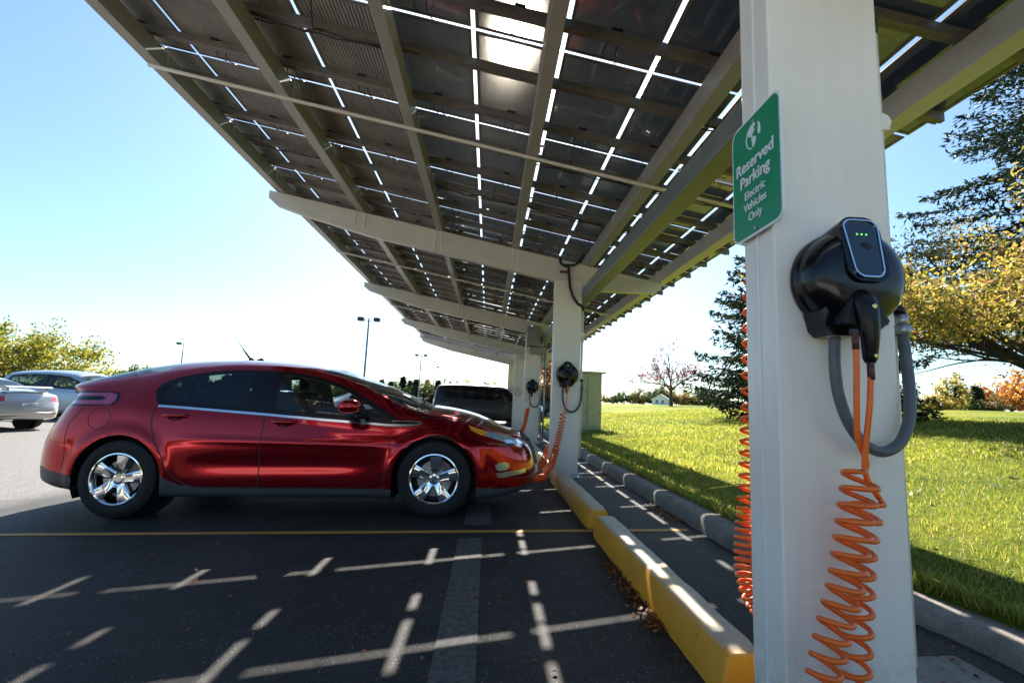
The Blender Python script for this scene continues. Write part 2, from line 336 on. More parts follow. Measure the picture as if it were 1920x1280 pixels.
def np_mesh(name, V, F, mats, parent=None, smooth=False, mi=None):
    me = bpy.data.meshes.new(name); V = np.asarray(V, np.float32); F = np.asarray(F, np.int32)
    me.vertices.add(len(V)); me.vertices.foreach_set('co', V.ravel())
    k = F.shape[1]; me.loops.add(F.size); me.loops.foreach_set('vertex_index', F.ravel())
    me.polygons.add(len(F)); me.polygons.foreach_set('loop_start', np.arange(0, F.size, k, dtype=np.int32))
    if smooth: me.polygons.foreach_set('use_smooth', np.ones(len(F), bool))
    if mi is not None: me.polygons.foreach_set('material_index', np.asarray(mi, np.int32))
    for q in (mats if isinstance(mats, (list, tuple)) else [mats]): me.materials.append(M[q])
    me.update(calc_edges=True); me.validate()
    o = bpy.data.objects.new(name, me); col.objects.link(o)
    if parent: o.parent = parent
    return o
def tag(o, label, cat, group=None):
    o['label'] = label; o['category'] = cat
    if group: o['group'] = group
    return o
def empty(name, loc=(0, 0, 0), rz=0):
    o = bpy.data.objects.new(name, None); col.objects.link(o); o.location = loc; o.rotation_euler = (0, 0, rz); o.empty_display_size = .1; return o
def kids(o): return [c for c in col.objects if c.parent == o]
def copy_tree(o, parent=None):
    ch = kids(o); c = o.copy(); col.objects.link(c)
    if parent: c.parent = parent
    for q in ch: copy_tree(q, c)
    return c
def bevel(o, wdt=.01, seg=2):
    b = o.modifiers.new('bevel', 'BEVEL'); b.width = wdt; b.segments = seg; b.limit_method = 'ANGLE'; b.angle_limit = R(35); return o
def ray(px, py):
    return right*(px-960) + down*(py-640) + fwd*872.0
def at(px, py, Y):                      # the world point seen at a photo pixel, at a distance Y along the row
    d = ray(px, py); return Vector((0, 0, CAMH)) + d*(Y/d.y)

G = .037
def lot_z(x):
    if x > -4.6: return G*min(x, 3.0)
    t = -4.6-x
    return G*-4.6 - .06*(1-math.exp(-t/3))
def lawn_z(x, y):
    t = min(max(x-2.0, 0), 20.0)
    b = .165+.075*t - .0009*max(0, t-10)**2
    return b + .03*math.sin(x*.8+y*.35)*min(1, max(0, (x-3)/4)) + .02*math.sin(y*.9-x*.5)*min(1, max(0, (x-3)/4))

# ------------------------------------------------------------ ground
def sheet(name, xs, ys, zf, mat, dz=0):
    V = [(x, y, zf(x, y)+dz) for y in ys for x in xs]; n = len(xs)
    F = [(j*n+i, j*n+i+1, (j+1)*n+i+1, (j+1)*n+i) for j in range(len(ys)-1) for i in range(n-1)]
    o = np_mesh(name, V, F, mat, smooth=True); o['kind'] = 'structure'; return o
ys_lot = [-30, -5, 0, 5, 10, 20, 40, 80, 160, 400, 1200]
sheet('parking_lot', [-1200, -400, -150, -60, -30, -20, -14, -10, -8, -6.5, -5.5, -4.9, -4.6, -4.3, -3, -1.5, 0, 1, 2.0, 2.6], ys_lot, lambda x, y: lot_z(x), 'asphalt')
def curb_x(y):        # foot of the kerb; it swings out towards the camera
    t = min(max((3.4-y)/1.5, 0), 1); t = t*t*(3-2*t); return 1.735+.36*t
lx = [0, .02, .1, .3, .6, 1, 1.5, 2, 3, 4, 5, 6, 7.5, 9, 11, 13, 16, 19, 22, 26, 30, 40, 60, 100, 200, 500, 1200]
ly = list(np.arange(-6, 4, .25))+list(np.arange(4, 30, 1))+list(np.arange(30, 80, 5))+[90, 110, 140, 180, 250, 400, 700, 1200]
V = []
for y in ly:
    for k, dx in enumerate(lx):
        x = curb_x(y)+.20+dx; V.append((x, y, lawn_z(x, y)-(.06 if k == 0 else 0)))
n = len(lx); F = [(j*n+i, j*n+i+1, (j+1)*n+i+1, (j+1)*n+i) for j in range(len(ly)-1) for i in range(n-1)]
lawn = np_mesh('lawn', V, F, 'lawn', smooth=True); lawn['kind'] = 'structure'
far = sheet('far_field', [-1200, -300, -40, 40, 300], [135, 150, 400, 1200], lambda x, y: -.1+.9*min(1, (y-135)/40), 'lawn', .0); far['kind'] = 'structure'
# kerb: a rounded concrete nose
prof = [(0, -.1), (0.0, 0.015), (.012, .07), (.03, .10), (.06, .118), (.10, .123), (.21, .118), (.225, .10), (.23, -.1)]
cy = list(np.arange(-6, 4.2, .15))+list(np.arange(4.2, 40, .6))+[60, 90, 120]
V = []
for y in cy:
    bx = curb_x(y)
    hh = 1 - .25*min(max((3.2-y)/1.0, 0), 1)
    for (a, b_) in prof: V.append((bx+a, y, G*bx+b_*hh+.004*math.sin(y*2.1)))
n = len(prof); F = [(j*n+i, (j+1)*n+i, (j+1)*n+i+1, j*n+i+1) for j in range(len(cy)-1) for i in range(n-1)]
cb = np_mesh('kerb', V, F, 'curb', smooth=True); cb['kind'] = 'structure'; cb.data.set_sharp_from_angle(angle=R(50))
# painted markings
def strip(name, x0, x1, y0, y1, mat, nx=12, dz=.004, kind='structure'):
    o = sheet(name, list(np.linspace(x0, x1, nx)), [y0, y1], lambda x, y: lot_z(x), mat, dz); return o
strip('parking_line', -4.55, 1.66, 3.80, 3.872, 'line_paint', 30)
for k, yy in enumerate((6.45, 9.1, 11.7, 14.3)): strip('parking_line', -4.55, 1.66, yy-.04, yy+.035, 'line_paint', 12)
strip('faded_strip', -.17, .005, .3, 3.66, 'old_strip', 3, .0035); strip('faded_strip', -.15, .08, 4.02, 4.75, 'old_strip', 3, .0035)
strip('added_bounce_slab', -26, 1.25, -19, -3.0, 'concrete', 20, .004)  # added unseen behind the camera; bounces sunlight onto column, car and charger
strip('concrete_gutter', 1.30, 1.95, -4.0, 1.95, 'curb', 4, .005)

# ------------------------------------------------------------ fallen leaves and grass blades
def scatter_quads(pts, size, flat=.3):
    n = len(pts); pts = np.asarray(pts, float)
    a = RNG.uniform(0, 2*np.pi, n); s = size*RNG.uniform(.6, 1.3, n)
    u = np.stack([np.cos(a), np.sin(a), RNG.normal(0, flat, n)], 1); w_ = np.stack([-np.sin(a), np.cos(a), RNG.normal(0, flat, n)], 1)
    V = np.stack([pts+u*s[:, None], pts+w_*s[:, None]*.55, pts-u*s[:, None], pts-w_*s[:, None]*.55], 1).reshape(-1, 3)
    return V, np.arange(4*n).reshape(n, 4)
pts = []
for (x0, x1, y0, y1, k) in ((.78, .90, 2.0, 3.75, 900), (1.60, 1.735, 3.3, 4.6, 500), (1.66, 1.735, 4.6, 9, 350), (-3.9, 1.6, .8, 3.7, 110), (-.2, .8, 2.4, 3.8, 14), (1.66, 2.0, 1.5, 3.2, 90)):
    for _ in range(k):
        x = random.uniform(x0, x1) + (random.gauss(0, .02)); y = random.uniform(y0, y1)
        if k >= 350 and math.sin(y*3.1)+.35*math.sin(y*11) < .25*random.random(): continue
        if x > curb_x(y)-.01: continue
        pts.append((x, y, lot_z(x)+.008+random.random()*.012))
V, F = scatter_quads(pts, .013, .35)
o = np_mesh('fallen_leaves', V, F, 'dead_leaves'); o['kind'] = 'stuff'; tag(o, 'russet fallen leaves and needles drifted along the wheel stops and kerb', 'leaves')
pts = []
for _ in range(2600):
    y = random.uniform(1.0, 22); x = curb_x(y)+.3+random.random()**1.2*12
    pts.append((x, y, lawn_z(x, y)+.03+random.random()*.025))
V, F = scatter_quads(pts, .022, .5)
o = np_mesh('lawn_leaves', V, F, 'leaf_tan'); o['kind'] = 'stuff'; tag(o, 'dry leaves scattered through the lawn grass', 'leaves')
def blades(n, xr, yr, h, wd, edge=False):
    if edge:
        y = RNG.uniform(yr[0], yr[1], n); x = np.array([curb_x(v) for v in y])+.21+np.abs(RNG.normal(0, .05, n))
    else:
        # more blades close to the camera
        u = RNG.random(n); y = yr[0]+(yr[1]-yr[0])*u**1.3; x = np.array([curb_x(v) for v in y])+.24+(xr)*RNG.random(n)**1.2
    bare = (np.sin(x*1.9+np.sin(y*1.3)*1.5)*np.sin(y*2.3-x*.7) > .88) & (RNG.random(n) < .5)
    x, y = x[~bare], y[~bare]; n = len(x)
    z = np.array([lawn_z(a, b) for a, b in zip(x, y)])
    clump = .6+.4*np.sin(x*5.1+np.sin(y*4.3)*2)*np.sin(y*4.7+1) ; hh = h*RNG.uniform(.5, 1.2, n)*(.65+.5*clump)
    a = RNG.uniform(0, np.pi, n); wv = wd*RNG.uniform(.7, 1.4, n)*(1+.10*np.sqrt(x*x+y*y))
    dx, dy = np.cos(a)*wv, np.sin(a)*wv; lx_, ly_ = RNG.normal(0, .6, n)*hh, RNG.normal(0, .6, n)*hh
    b0 = np.stack([x-dx, y-dy, z-.01], 1); b1 = np.stack([x+dx, y+dy, z-.01], 1)
    m0 = np.stack([x-dx*.7+lx_*.3, y-dy*.7+ly_*.3, z+hh*.6], 1); m1 = np.stack([x+dx*.7+lx_*.3, y+dy*.7+ly_*.3, z+hh*.6], 1)
    t0 = np.stack([x-dx*.1+lx_, y-dy*.1+ly_, z+hh], 1); t1 = np.stack([x+dx*.1+lx_, y+dy*.1+ly_, z+hh], 1)
    V = np.stack([b0, b1, m1, m0, t1, t0], 1).reshape(-1, 3); i = np.arange(n)*6
    F = np.concatenate([np.stack([i, i+1, i+2, i+3], 1), np.stack([i+3, i+2, i+4, i+5], 1)]); return V, F
Vs, Fs, off = [], [], 0
for args in ((90000, 7, (.9, 12), .045, .0016), (60000, 14, (6, 30), .06, .004), (9000, 0, (.8, 9), .085, .0018, True)):
    V, F = blades(*args[:5], edge=len(args) > 5); Vs.append(V); Fs.append(F+off); off += len(V)
o = np_mesh('grass', np.concatenate(Vs), np.concatenate(Fs), 'blades'); o['kind'] = 'stuff'; tag(o, 'yellow green lawn grass growing beyond the kerb', 'grass')

# ------------------------------------------------------------ canopy
S = .183; TH = math.atan(S)
def zb(x): return 3.271 - S*x
COLS = [1.38, 6.45, 11.57, 16.65, 21.72]
can = empty('solar_canopy', (1.07, 6.45, .04)); CO = Vector(can.location)
tag(can, 'long cream steel carport canopy with tilted solar panels overhead', 'canopy')
def cbuild(mb, name, mats, bev=None, sharp=None):
    mb.v = [(v[0]-CO.x, v[1]-CO.y, v[2]-CO.z) for v in mb.v]
    o = mb.build(name, mats, can, sharp)
    if bev: bevel(o, bev)
    return o
for i, y in enumerate(COLS):
    mb = MB(); zt = 2.78
    mb.box((.88, y, -.06), (1.265, y+.17, zt))
    c = cbuild(mb, 'column', 'column', .006)
    # base plate and bolts
    mb = MB(); mb.box((.83, y-.05, .032+.0), (1.315, y+.22, .055))
    for bx in (.85, 1.295):
        for by in (y-.03, y+.20): mb.tube([(bx, by, .05), (bx, by, .085)], .012, 6)
    cbuild(mb, 'base_plate', 'galv')
    # raised flange line on the parking side, coloured white to imitate a reflected stripe
    mb2 = MB(); mb2.box((.876, y+.082, .1), (.8795, y+.09, 2.7)); cbuild(mb2, 'flange_highlight', 'sign_white')
    # cross beam: web box tapering to both tips
    mb = MB()
    top = lambda x: zb(x)
    poly = [(-3.25, zb(-3.25)-.01), (-3.25, zb(-3.25)-.12), (-3.13, zb(-3.13)-.20), (-2.8, zb(-2.8)-.245), (-1.8, zb(-1.8)-.325), (.88, zb(.88)-.345), (1.265, zb(1.265)-.40), (1.34, 2.655), (2.33, 2.665), (2.42, 2.73), (2.42, zb(2.42)-.01)]
    mb.prism(poly, y+.002, y+.10); cbuild(mb, 'cross_beam', 'steel', .005)
    for x in (-2.02, -1.88, -.87, -.775, .245, .335):
        mb = MB(); z1 = zb(x)-.02; mb.box((x-.006, y-.012, z1-.30+.04*(x < -1.5)*2), (x+.006, y+.001, z1))
        cbuild(mb, 'stiffener', 'column')
ymin, ymax = .22, 21.95
for (x0, x1) in ((-3.16, -3.03), (-2.02, -1.90), (-.868, -.772), (.245, .337), (1.328, 1.425), (2.385, 2.49)):
    mb = MB(); z0, z1 = zb(x0), zb(x1)
    mb.prism([(x0, z0+.002), (x1, z1+.002), (x1, z1+.17), (x0, z0+.17)], ymin, ymax-.1)
    mb.prism([(x1, z1+.003), (x1+.02, z1+.0), (x1+.02, z1-.006+.008), (x1, z1+.009)], ymin, ymax-.1) if False else None
    cbuild(mb, 'girder', 'girder' if x0 < 2 else 'steel', .004)
mb = MB(); mb.box((1.268, 1.56, 2.52), (1.42, 21.7, 2.68))
mb.box((1.268, ymin, 2.52), (1.42, 1.37, 2.68)); cbuild(mb, 'long_fascia_tube', 'fascia', .006)
for ye in (21.95, ymin-.06):
    mb = MB(); mb.prism([(-3.36, zb(-3.36)-.02), (2.83, zb(2.83)-.02), (2.83, zb(2.83)+.24), (-3.36, zb(-3.36)+.24)], ye, ye+.05); cbuild(mb, 'end_fascia', 'girder')
# rows of panels
P0 = 1.83; PITCH = 1.087; rows = [P0+PITCH*k for k in range(-1, 19)]       # seams between rows
seams_x = [-3.42, -2.78, -2.16, -1.55, -.89, -.23, .39, 1.01, 1.64, 2.26, 2.86]
prows = []
for ysm in rows:
    for d in (-.272, .272):
        yy = ysm+d
        if yy < ymin or yy > ymax-.05: continue
        mb = MB(); x0, x1 = -3.36, 2.83 + (.02 if d > 0 else .0)
        for (xa, xb) in ((x0, x1),):
            za, zb_ = zb(xa)+.172, zb(xb)+.172
            mb.prism([(xa, za), (xb, zb_), (xb, zb_+.06), (xa, za+.06)], yy-.016, yy+.016)
            mb.prism([(xa, za-.001), (xb-.02, zb(xb-.02)+.171), (xb-.02, zb(xb-.02)+.176), (xa, za+.004)], yy+.016, yy+.034)
        prows.append(cbuild(mb, 'purlin', 'dark_rail'))
# cables clipped along the purlins
for k, ysm in enumerate(rows[2:14]):
    for (xa, xb) in ((-3.0, -2.05), (-1.88, -.9), (-.75, .22), (.36, 1.3), (1.45, 2.35)):
        r1 = random.random(); mb = MB()
        if r1 < .35: continue
        for q in range(2):
            y0 = ysm+.272+.03*q+random.uniform(-.01, .01); pts = []
            for t in np.linspace(0, 1, 9):
                x = xa+(xb-xa)*t; pts.append((x, y0+.008*math.sin(t*9+q), zb(x)+.165-.02*math.sin(math.pi*t*2+q)**2-.03*(abs(t-.4) < .06)))
            mb.tube(pts, .006, 5)
        x = xa+(xb-xa)*random.uniform(.2, .8)
        mb.tube([(x, ysm+.27, zb(x)+.17), (x+.02, ysm+.22, zb(x)+.11), (x-.02, ysm+.17, zb(x)+.10), (x, ysm+.05, zb(x)+.2)], .005, 5)
        cbuild(mb, 'panel_wiring', 'cable_black')
# small zinc clips that hold the girders
for ysm in rows[3:14]:
    for x in (-3.02, -1.89, -.76, .35, 1.32, 2.375):
        mb = MB(); z = zb(x); mb.box((x, ysm-.06, z+.125), (x+.055, ysm-.045, z+.14)); mb.box((x, ysm-.044, z+.07), (x+.012, ysm-.034, z+.165))
        cbuild(mb, 'girder_clip', 'clip')
def panel_mesh(w_, light):
    mb = MB(); L = PITCH-.028; x, y = w_/2, L/2
    mb.box((-x, -y, .004), (x, y, .008), 0)
    f = .022
    for a, b in (((-x, -y, -.000), (-x+f, y, .0038)), ((x-f, -y, -.000), (x, y, .0038)), ((-x+f, -y, -.000), (x-f, -y+f, .0038)), ((-x+f, y-f, -.000), (x-f, y, .0038))): mb.box(a, b, 1)
    mb.box((-.035, y-.28, -.016), (.035, y-.21, .0035), 2)
    mb.tube([(-.03, y-.2, -.01), (-.05, y-.12, -.05), (-.02, y-.04, -.03)], .004, 5, 2); mb.tube([(.03, y-.2, -.01), (.04, y-.1, -.06), (.06, y-.02, -.03)], .004, 5, 2)
    me = mb.build('solar_panel', ['panel_light' if light else 'panel_dark', 'dark_rail', 'marble_dark'], can)
    return me
cells = []
for i in range(len(seams_x)-1):
    for j in range(len(rows)-1):
        xm = (seams_x[i]+seams_x[i+1])/2; ym = (rows[j]+rows[j+1])/2
        d = math.hypot(xm, ym)
        vis = (ym > .9) and abs(xm) < 2.2*ym+.8
        cells.append(((0 if vis else 100)+d, i, j, xm, ym))
cells.sort()
proto = {}
rest = []
for n_, (d, i, j, xm, ym) in enumerate(cells):
    wx = (seams_x[i+1]-seams_x[i])/math.cos(TH)-.030
    # pale ribbed undersides on the low-glare side, dark cells elsewhere
    light = i < 4
    key = (round(wx, 3), light)
    Mx = Matrix.Translation((xm-CO.x, ym-CO.y, zb(xm)+.243-CO.z)) @ Matrix.Rotation(TH, 4, 'Y')
    if n_ < 100:
        if key not in proto: o = panel_mesh(wx, light); proto[key] = o
        else: o = proto[key].copy(); col.objects.link(o)
        o.matrix_local = Mx; o.parent = can
    else: rest.append((Mx, wx, light))
mb = MB()
for Mx, wx, light in rest:
    x, y = wx/2, (PITCH-.028)/2
    mb.box((-x, -y, .0), (x, y, .008), 0 if light else 1, Mx); mb.box((-.05, y-.30, -.022), (.05, y-.20, -.001), 2, Mx)
o = mb.build('solar_panel_field', ['panel_light', 'panel_dark', 'marble_dark'], can); o['kind'] = 'stuff'
# conduits run across under the girders
for yc in (3.90, 9.0, 14.1):
    mb = MB(); mb.tube([(x, yc, zb(x)-.03) for x in np.linspace(-3.12, 2.42, 12)], .017, 8); cbuild(mb, 'cross_conduit', 'steel')
mb = MB()
mb.tube([(x, 3.62, zb(x)+.02) for x in (1.5, 2.4)], .012, 6)
cbuild(mb, 'cross_conduit', 'steel')
for i, y in enumerate(COLS):       # pipe up the side of each column
    mb = MB(); X = 1.292; yy = y+.05
    mb.tube([(X, yy, .3), (X, yy, 1.35), (X, yy, 2.36)], .0165, 10); mb.tube([(X, yy, 2.36), (X, yy, 2.42)], .019, 10, 1)
    for z in (2.02, 1.32): mb.tube([(X, yy-.025, z), (X, yy+.03, z)], .03, 8); mb.box((1.266, yy-.01, z-.02), (1.33, yy+.01, z+.02))
    cbuild(mb, 'side_conduit', ['column', 'cable_black'])
mb = MB()
mb.tube([tuple(at(*p, 6.42)) for p in ((1050, 483), (1052, 494), (1060, 499), (1066, 500), (1067, 520), (1069, 540), (1074, 556), (1083, 569), (1096, 577))], .02, 8)
mb.tube([tuple(at(*p, 6.42)) for p in ((1060, 497), (1078, 497), (1088, 490), (1094, 478))], .018, 8)
cbuild(mb, 'hanging_cable', 'cable_black')
mb = MB(); mb.box((.93, 6.41, 2.885), (1.06, 6.449, 2.915)); cbuild(mb, 'cable_clamp', 'red_clamp', .004)
# electrical boxes on the third column
b_ = empty('electrical_box', (1.07, 11.5, 2.3)); tag(b_, 'grey electrical disconnect boxes high on the third column', 'electrical box')
mb = MB(); mb.box((-.19, -.18, .12), (.14, .06, .62)); bevel(mb.build('upper_box', 'brown_box', b_), .01)
mb = MB(); mb.box((-.12, -.14, -.06), (.32, .06, .10)); bevel(mb.build('lower_box', 'brown_box', b_), .01)
mb = MB(); mb.tube([(.3, 0, -.06), (.3, 0, -2.2)], .02, 8); mb.tube([(.25, 0, .10), (.33, -.02, .35), (.5, 0, .5)], .018, 8); mb.tube([(.2, -.02, -.06), (.2, -.02, -.5), (.24, 0, -2.2)], .012, 8); mb.build('box_conduit', 'galv', b_)

# ------------------------------------------------------------ reserved sign
sg = empty('parking_sign', (.865, 1.44, 1.60)); tag(sg, 'green reserved parking sign on the side of the nearest column', 'sign')
def rrect(w_, h, r, n=6):
    p = []
    for cx, cy_, a0 in ((w_/2-r, h/2-r, 0), (-w_/2+r, h/2-r, 90), (-w_/2+r, -h/2+r, 180), (w_/2-r, -h/2+r, 270)):
        for k in range(n+1): a = R(a0+90*k/n); p.append((cx+r*math.cos(a), cy_+r*math.sin(a)))
    return p
SW, SH = .285, .43; SC = (1.437-1.44, 1.823-1.60)
mb = MB(); mb.prism([(a+SC[0], b+SC[1]) for a, b in rrect(SW, SH, .035)], -.006, .0, 'x'); bevel(mb.build('sign_plate', 'sign_white', sg), .001, 1)
mb = MB(); mb.prism([(a+SC[0], b+SC[1]) for a, b in rrect(SW-.016, SH-.016, .03)], -.0075, -.0062, 'x'); mb.build('sign_face', 'sign_green', sg)
def text(name, s, size, y, z, parent, mat, offset=0., rot=(R(90), 0, R(-90)), x=-.0095, shear=0, extrude=.0005, spacing=1.0, lib=True):
    c = bpy.data.curves.new(name, 'FONT'); c.body = s; c.size = size; c.align_x = 'CENTER'; c.extrude = extrude; c.shear = shear; c.space_character = spacing
    tmp = bpy.data.objects.new(name+'_tmp', c); col.objects.link(tmp); bpy.context.view_layer.update()
    dg = bpy.context.evaluated_depsgraph_get(); me = bpy.data.meshes.new_from_object(tmp.evaluated_get(dg)); bpy.data.objects.remove(tmp)
    
    if offset:
        import bmesh as _b
        bm = _b.new()
        for k_, (dx, dy) in enumerate(((0, 0), (-offset, 0), (offset, 0), (0, offset*.7), (0, -offset*.7))):
            m2 = me.copy(); m2.transform(Matrix.Translation((dx, dy, k_*.00012))); bm.from_mesh(m2); bpy.data.meshes.remove(m2)
        bm.to_mesh(me); bm.free()
    me.name = name; me.materials.clear(); me.materials.append(M[mat]); o = bpy.data.objects.new(name, me); col.objects.link(o)
    o.parent = parent; o.rotation_euler = rot; o.location = (x, y, z); return o
text('sign_text', 'Reserved', .059, SC[0], SC[1]+.027, sg, 'sign_white', .0018)
text('sign_text', 'Parking', .059, SC[0], SC[1]-.028, sg, 'sign_white', .0018)
for k, s_ in enumerate(('Electric', 'Vehicles', 'Only')): text('sign_text', s_, .04, SC[0], SC[1]-.077-.041*k, sg, 'sign_white', .0009)
# round globe emblem with the two continents
mb = MB(); gc = (SC[0], SC[1]+.135)
mb.prism([(gc[0]+.047*math.cos(a), gc[1]+.047*math.sin(a)) for a in np.linspace(-1.3, 1.3, 16)]+[(gc[0]+.0425*math.cos(a), gc[1]+.0425*math.sin(a)) for a in np.linspace(1.3, -1.3, 16)], -.0090, -.0076, 'x')
for cont in ([(-.036, .028), (-.02, .042), (.004, .044), (.012, .034), (0, .026), (.006, .016), (-.006, .006), (-.012, -.004), (-.022, .004), (-.034, .010)],
             [(-.012, -.006), (.0, -.004), (.014, -.014), (.010, -.028), (.0, -.043), (-.008, -.040), (-.010, -.022)],
             [(.026, .034), (.034, .026), (.040, .008), (.038, -.012), (.030, -.016), (.024, .0), (.028, .014)]):
    mb.prism([(gc[0]-u, gc[1]+v) for u, v in cont], -.0090, -.0076, 'x')
mb.build('globe_emblem', 'sign_white', sg)
mb = MB()
for z in (.185, -.195): mb.tube([(-.0076, SC[0], SC[1]+z), (-.013, SC[0], SC[1]+z)], .006, 8)
mb.build('sign_bolt', 'galv', sg)

# ------------------------------------------------------------ charging stations
def helix_pts(path, rad, turns, per=14, phase=0, ease=None):
    P = np.array(path, float); d = np.r_[0, np.cumsum(np.linalg.norm(np.diff(P, axis=0), axis=1))]; L = d[-1]
    # Catmull-Rom resample
    def C(s):
        return np.array([np.interp(s, d, P[:, k]) for k in range(3)]).T
    s = np.linspace(0, L, 400); Q = C(s)
    for _ in range(30): Q[1:-1] = (Q[:-2]+Q[1:-1]*2+Q[2:])/4
    n = int(turns*per); u = np.linspace(0, 1, n)
    if ease is not None: u2 = ease(u)
    else: u2 = u
    idx = u2*399; c = np.array([np.interp(idx, np.arange(400), Q[:, k]) for k in range(3)]).T
    T = np.gradient(Q, axis=0); T /= np.linalg.norm(T, axis=1, keepdims=True); t = np.array([np.interp(idx, np.arange(400), T[:, k]) for k in range(3)]).T
    a = np.array([0, 1., 0]); b1 = np.cross(t, a); b1 /= np.linalg.norm(b1, axis=1, keepdims=True); b2 = np.cross(t, b1)
    r = rad(u2) if callable(rad) else np.full(n, rad)
    ang = 2*np.pi*turns*u+phase
    return c + r[:, None]*(np.cos(ang)[:, None]*b1 + np.sin(ang)[:, None]*b2)
def smooth_path(P, n=60, it=12):
    P = np.array(P, float); d = np.r_[0, np.cumsum(np.linalg.norm(np.diff(P, axis=0), axis=1))]; s = np.linspace(0, d[-1], n)
    Q = np.array([np.interp(s, d, P[:, k]) for k in range(3)]).T
    for _ in range(it): Q[1:-1] = (Q[:-2]+Q[1:-1]*2+Q[2:])/4
    return [tuple(q) for q in Q]
def station_body(root, full=True):
    # local: origin on the wall behind the middle of the housing, -y towards the viewer
    n = 56 if full else 24
    mb = MB()
    mb.lathe([(0, .0), (.150, .0), (.157, -.004), (.157, -.03), (.153, -.036)], n, 'y')
    mb.lathe([(.153, -.036), (.1515, -.038), (.151, -.058), (.149, -.070), (.143, -.086), (.132, -.100), (.114, -.112), (.09, -.120), (.06, -.125), (.03, -.1275), (0, -.128)], n, 'y')
    # shoulders that carry the upright face, and the foot block the hose enters
    Mx = Matrix.Translation((-.008, 0, .052)) @ Matrix.Rotation(R(-11), 4, 'X')
    mb.prism([(a, b) for a, b in rrect(.124, .212, .045, 8)], -.122, -.02, 'y', 0, Mx, True)
    mb.prism([(-.118, -.105), (-.105, -.160), (-.085, -.178), (-.03, -.180), (.05, -.165), (.09, -.13), (.06, -.08), (-.08, -.08)], -.085, -.004, 'y', 0)
    o = mb.build('housing', 'black_plastic', root); o.data.set_sharp_from_angle(angle=R(42)); bevel(o, .004, 3)
    Mf = Matrix.Translation((-.008, 0, .052)) @ Matrix.Rotation(R(-11), 4, 'X')
    def taper(p): return [(a*(1+.14*(b/.1)), b) for a, b in p]
    mb = MB(); out = taper(rrect(.100, .190, .03, 8)); inn = taper(rrect(.091, .181, .026, 8)); k = len(out)
    vs = [Mf @ Vector((a, -.1225, b)) for a, b in out]+[Mf @ Vector((a, -.128, b)) for a, b in out]+[Mf @ Vector((a, -.128, b)) for a, b in inn]+[Mf @ Vector((a, -.1225, b)) for a, b in inn]
    mb.add(vs, [(r*k+i, r*k+(i+1) % k, (r+1)*k+(i+1) % k, (r+1)*k+i) for r in range(3) for i in range(k)], 0, False); mb.build('face_trim', 'chrome', root)
    mb = MB(); mb.prism(taper(rrect(.089, .179, .025, 8)), -.1245, -.121, 'y', 0, Mf); fp = mb.build('face_panel', 'screen', root)
    if full:
        em, t, b = nodes('green_indicator'); b.inputs['Emission Color'].default_value = (.2, 1, .1, 1); b.inputs['Emission Strength'].default_value = .35; b.inputs['Base Color'].default_value = (.05, .3, .05, 1)
        mb = MB()
        for q in (-.014, 0, .014):
            mb.tube([Mf @ Vector((q, -.1245, .045)), Mf @ Vector((q, -.1258, .045))], .0028, 8)
        mb.build('indicator_light', em, fp)
        # dark recess from which the plug hangs
        mb = MB(); mb.prism([(-.085, -.150), (-.062, -.082), (-.040, -.058), (.008, -.058), (.030, -.082), (.048, -.150)], -.126, -.05, 'y'); o = mb.build('plug_recess', 'black_rubber', root); bevel(o, .006, 2)
    # connector: grip hanging down and out of the recess
    mb = MB(); P = smooth_path([(-.024, -.08, -.055), (-.026, -.132, -.085), (-.025, -.142, -.14), (-.020, -.138, -.20), (-.017, -.130, -.245), (-.016, -.129, -.262)], 24, 3)
    rr = np.interp(np.linspace(0, 1, 24), [0, .25, .5, .8, .95, 1], [.026, .030, .027, .021, .018, .012])
    mb.tube(P, rr, 18 if full else 10)
    pg = mb.build('connector', 'black_satin', root)
    if full:
        mb = MB(); mb.tube([(-.026, -.158, -.105), (-.026, -.168, -.107)], .006, 10); mb.build('button', 'chrome_trim', pg); mb = MB(); mb.tube([(-.017, -.147, -.242), (-.017, -.152, -.243)], .005, 8); mb.build('button', 'chrome_trim', pg)
HOSE = [tuple(at(*p)-Vector((1.082, 1.379, 1.435))) for p in ((1565, 632, 1.325), (1564, 680, 1.325), (1570, 735, 1.325), (1588, 790, 1.32), (1618, 834, 1.32), (1655, 852, 1.32), (1690, 832, 1.33), (1707, 785, 1.35), (1705, 720, 1.37), (1697, 660, 1.39), (1692, 622, 1.40))]
def station(name, Y, label, full=True, hose=True):
    root = empty(name, (1.082, Y-.001, 1.435)); tag(root, label, 'charger', 'black round chargers on the canopy columns'); station_body(root, full)
    # grey supply hose: leaves the foot block, loops down and climbs to the fitting at the column edge
    hp = smooth_path(HOSE, 60, 5)
    mb = MB(); mb.tube(hp, .0155, 12); mb.build('supply_hose', 'grey_hose', root)
    mb = MB(); mb.tube([hp[0], (hp[0][0], hp[0][1], hp[0][2]+.02)], .02, 12); mb.tube([(hp[0][0], hp[0][1], hp[0][2]-.002), (hp[0][0], hp[0][1], hp[0][2]+.008)], .024, 6)
    e = hp[-1]; mb.build('hose_fitting', 'galv', root); mb = MB(); mb.tube([(e[0], e[1], e[2]-.01), (e[0], e[1], e[2]+.02)], .023, 8); mb.tube([(e[0], e[1], e[2]+.02), (e[0], e[1], e[2]+.055)], .0175, 10)
    mb.tube([(e[0], e[1], e[2]+.05), (e[0]-.005, e[1], e[2]+.07), (e[0]-.03, e[1]+.0, e[2]+.075)], .016, 10, 1); mb.build('hose_elbow', ['galv', 'black_satin'], root)
    return root
st1 = station('charging_station', 1.38, 'largest black round charger, on the nearest white column beside the green sign')
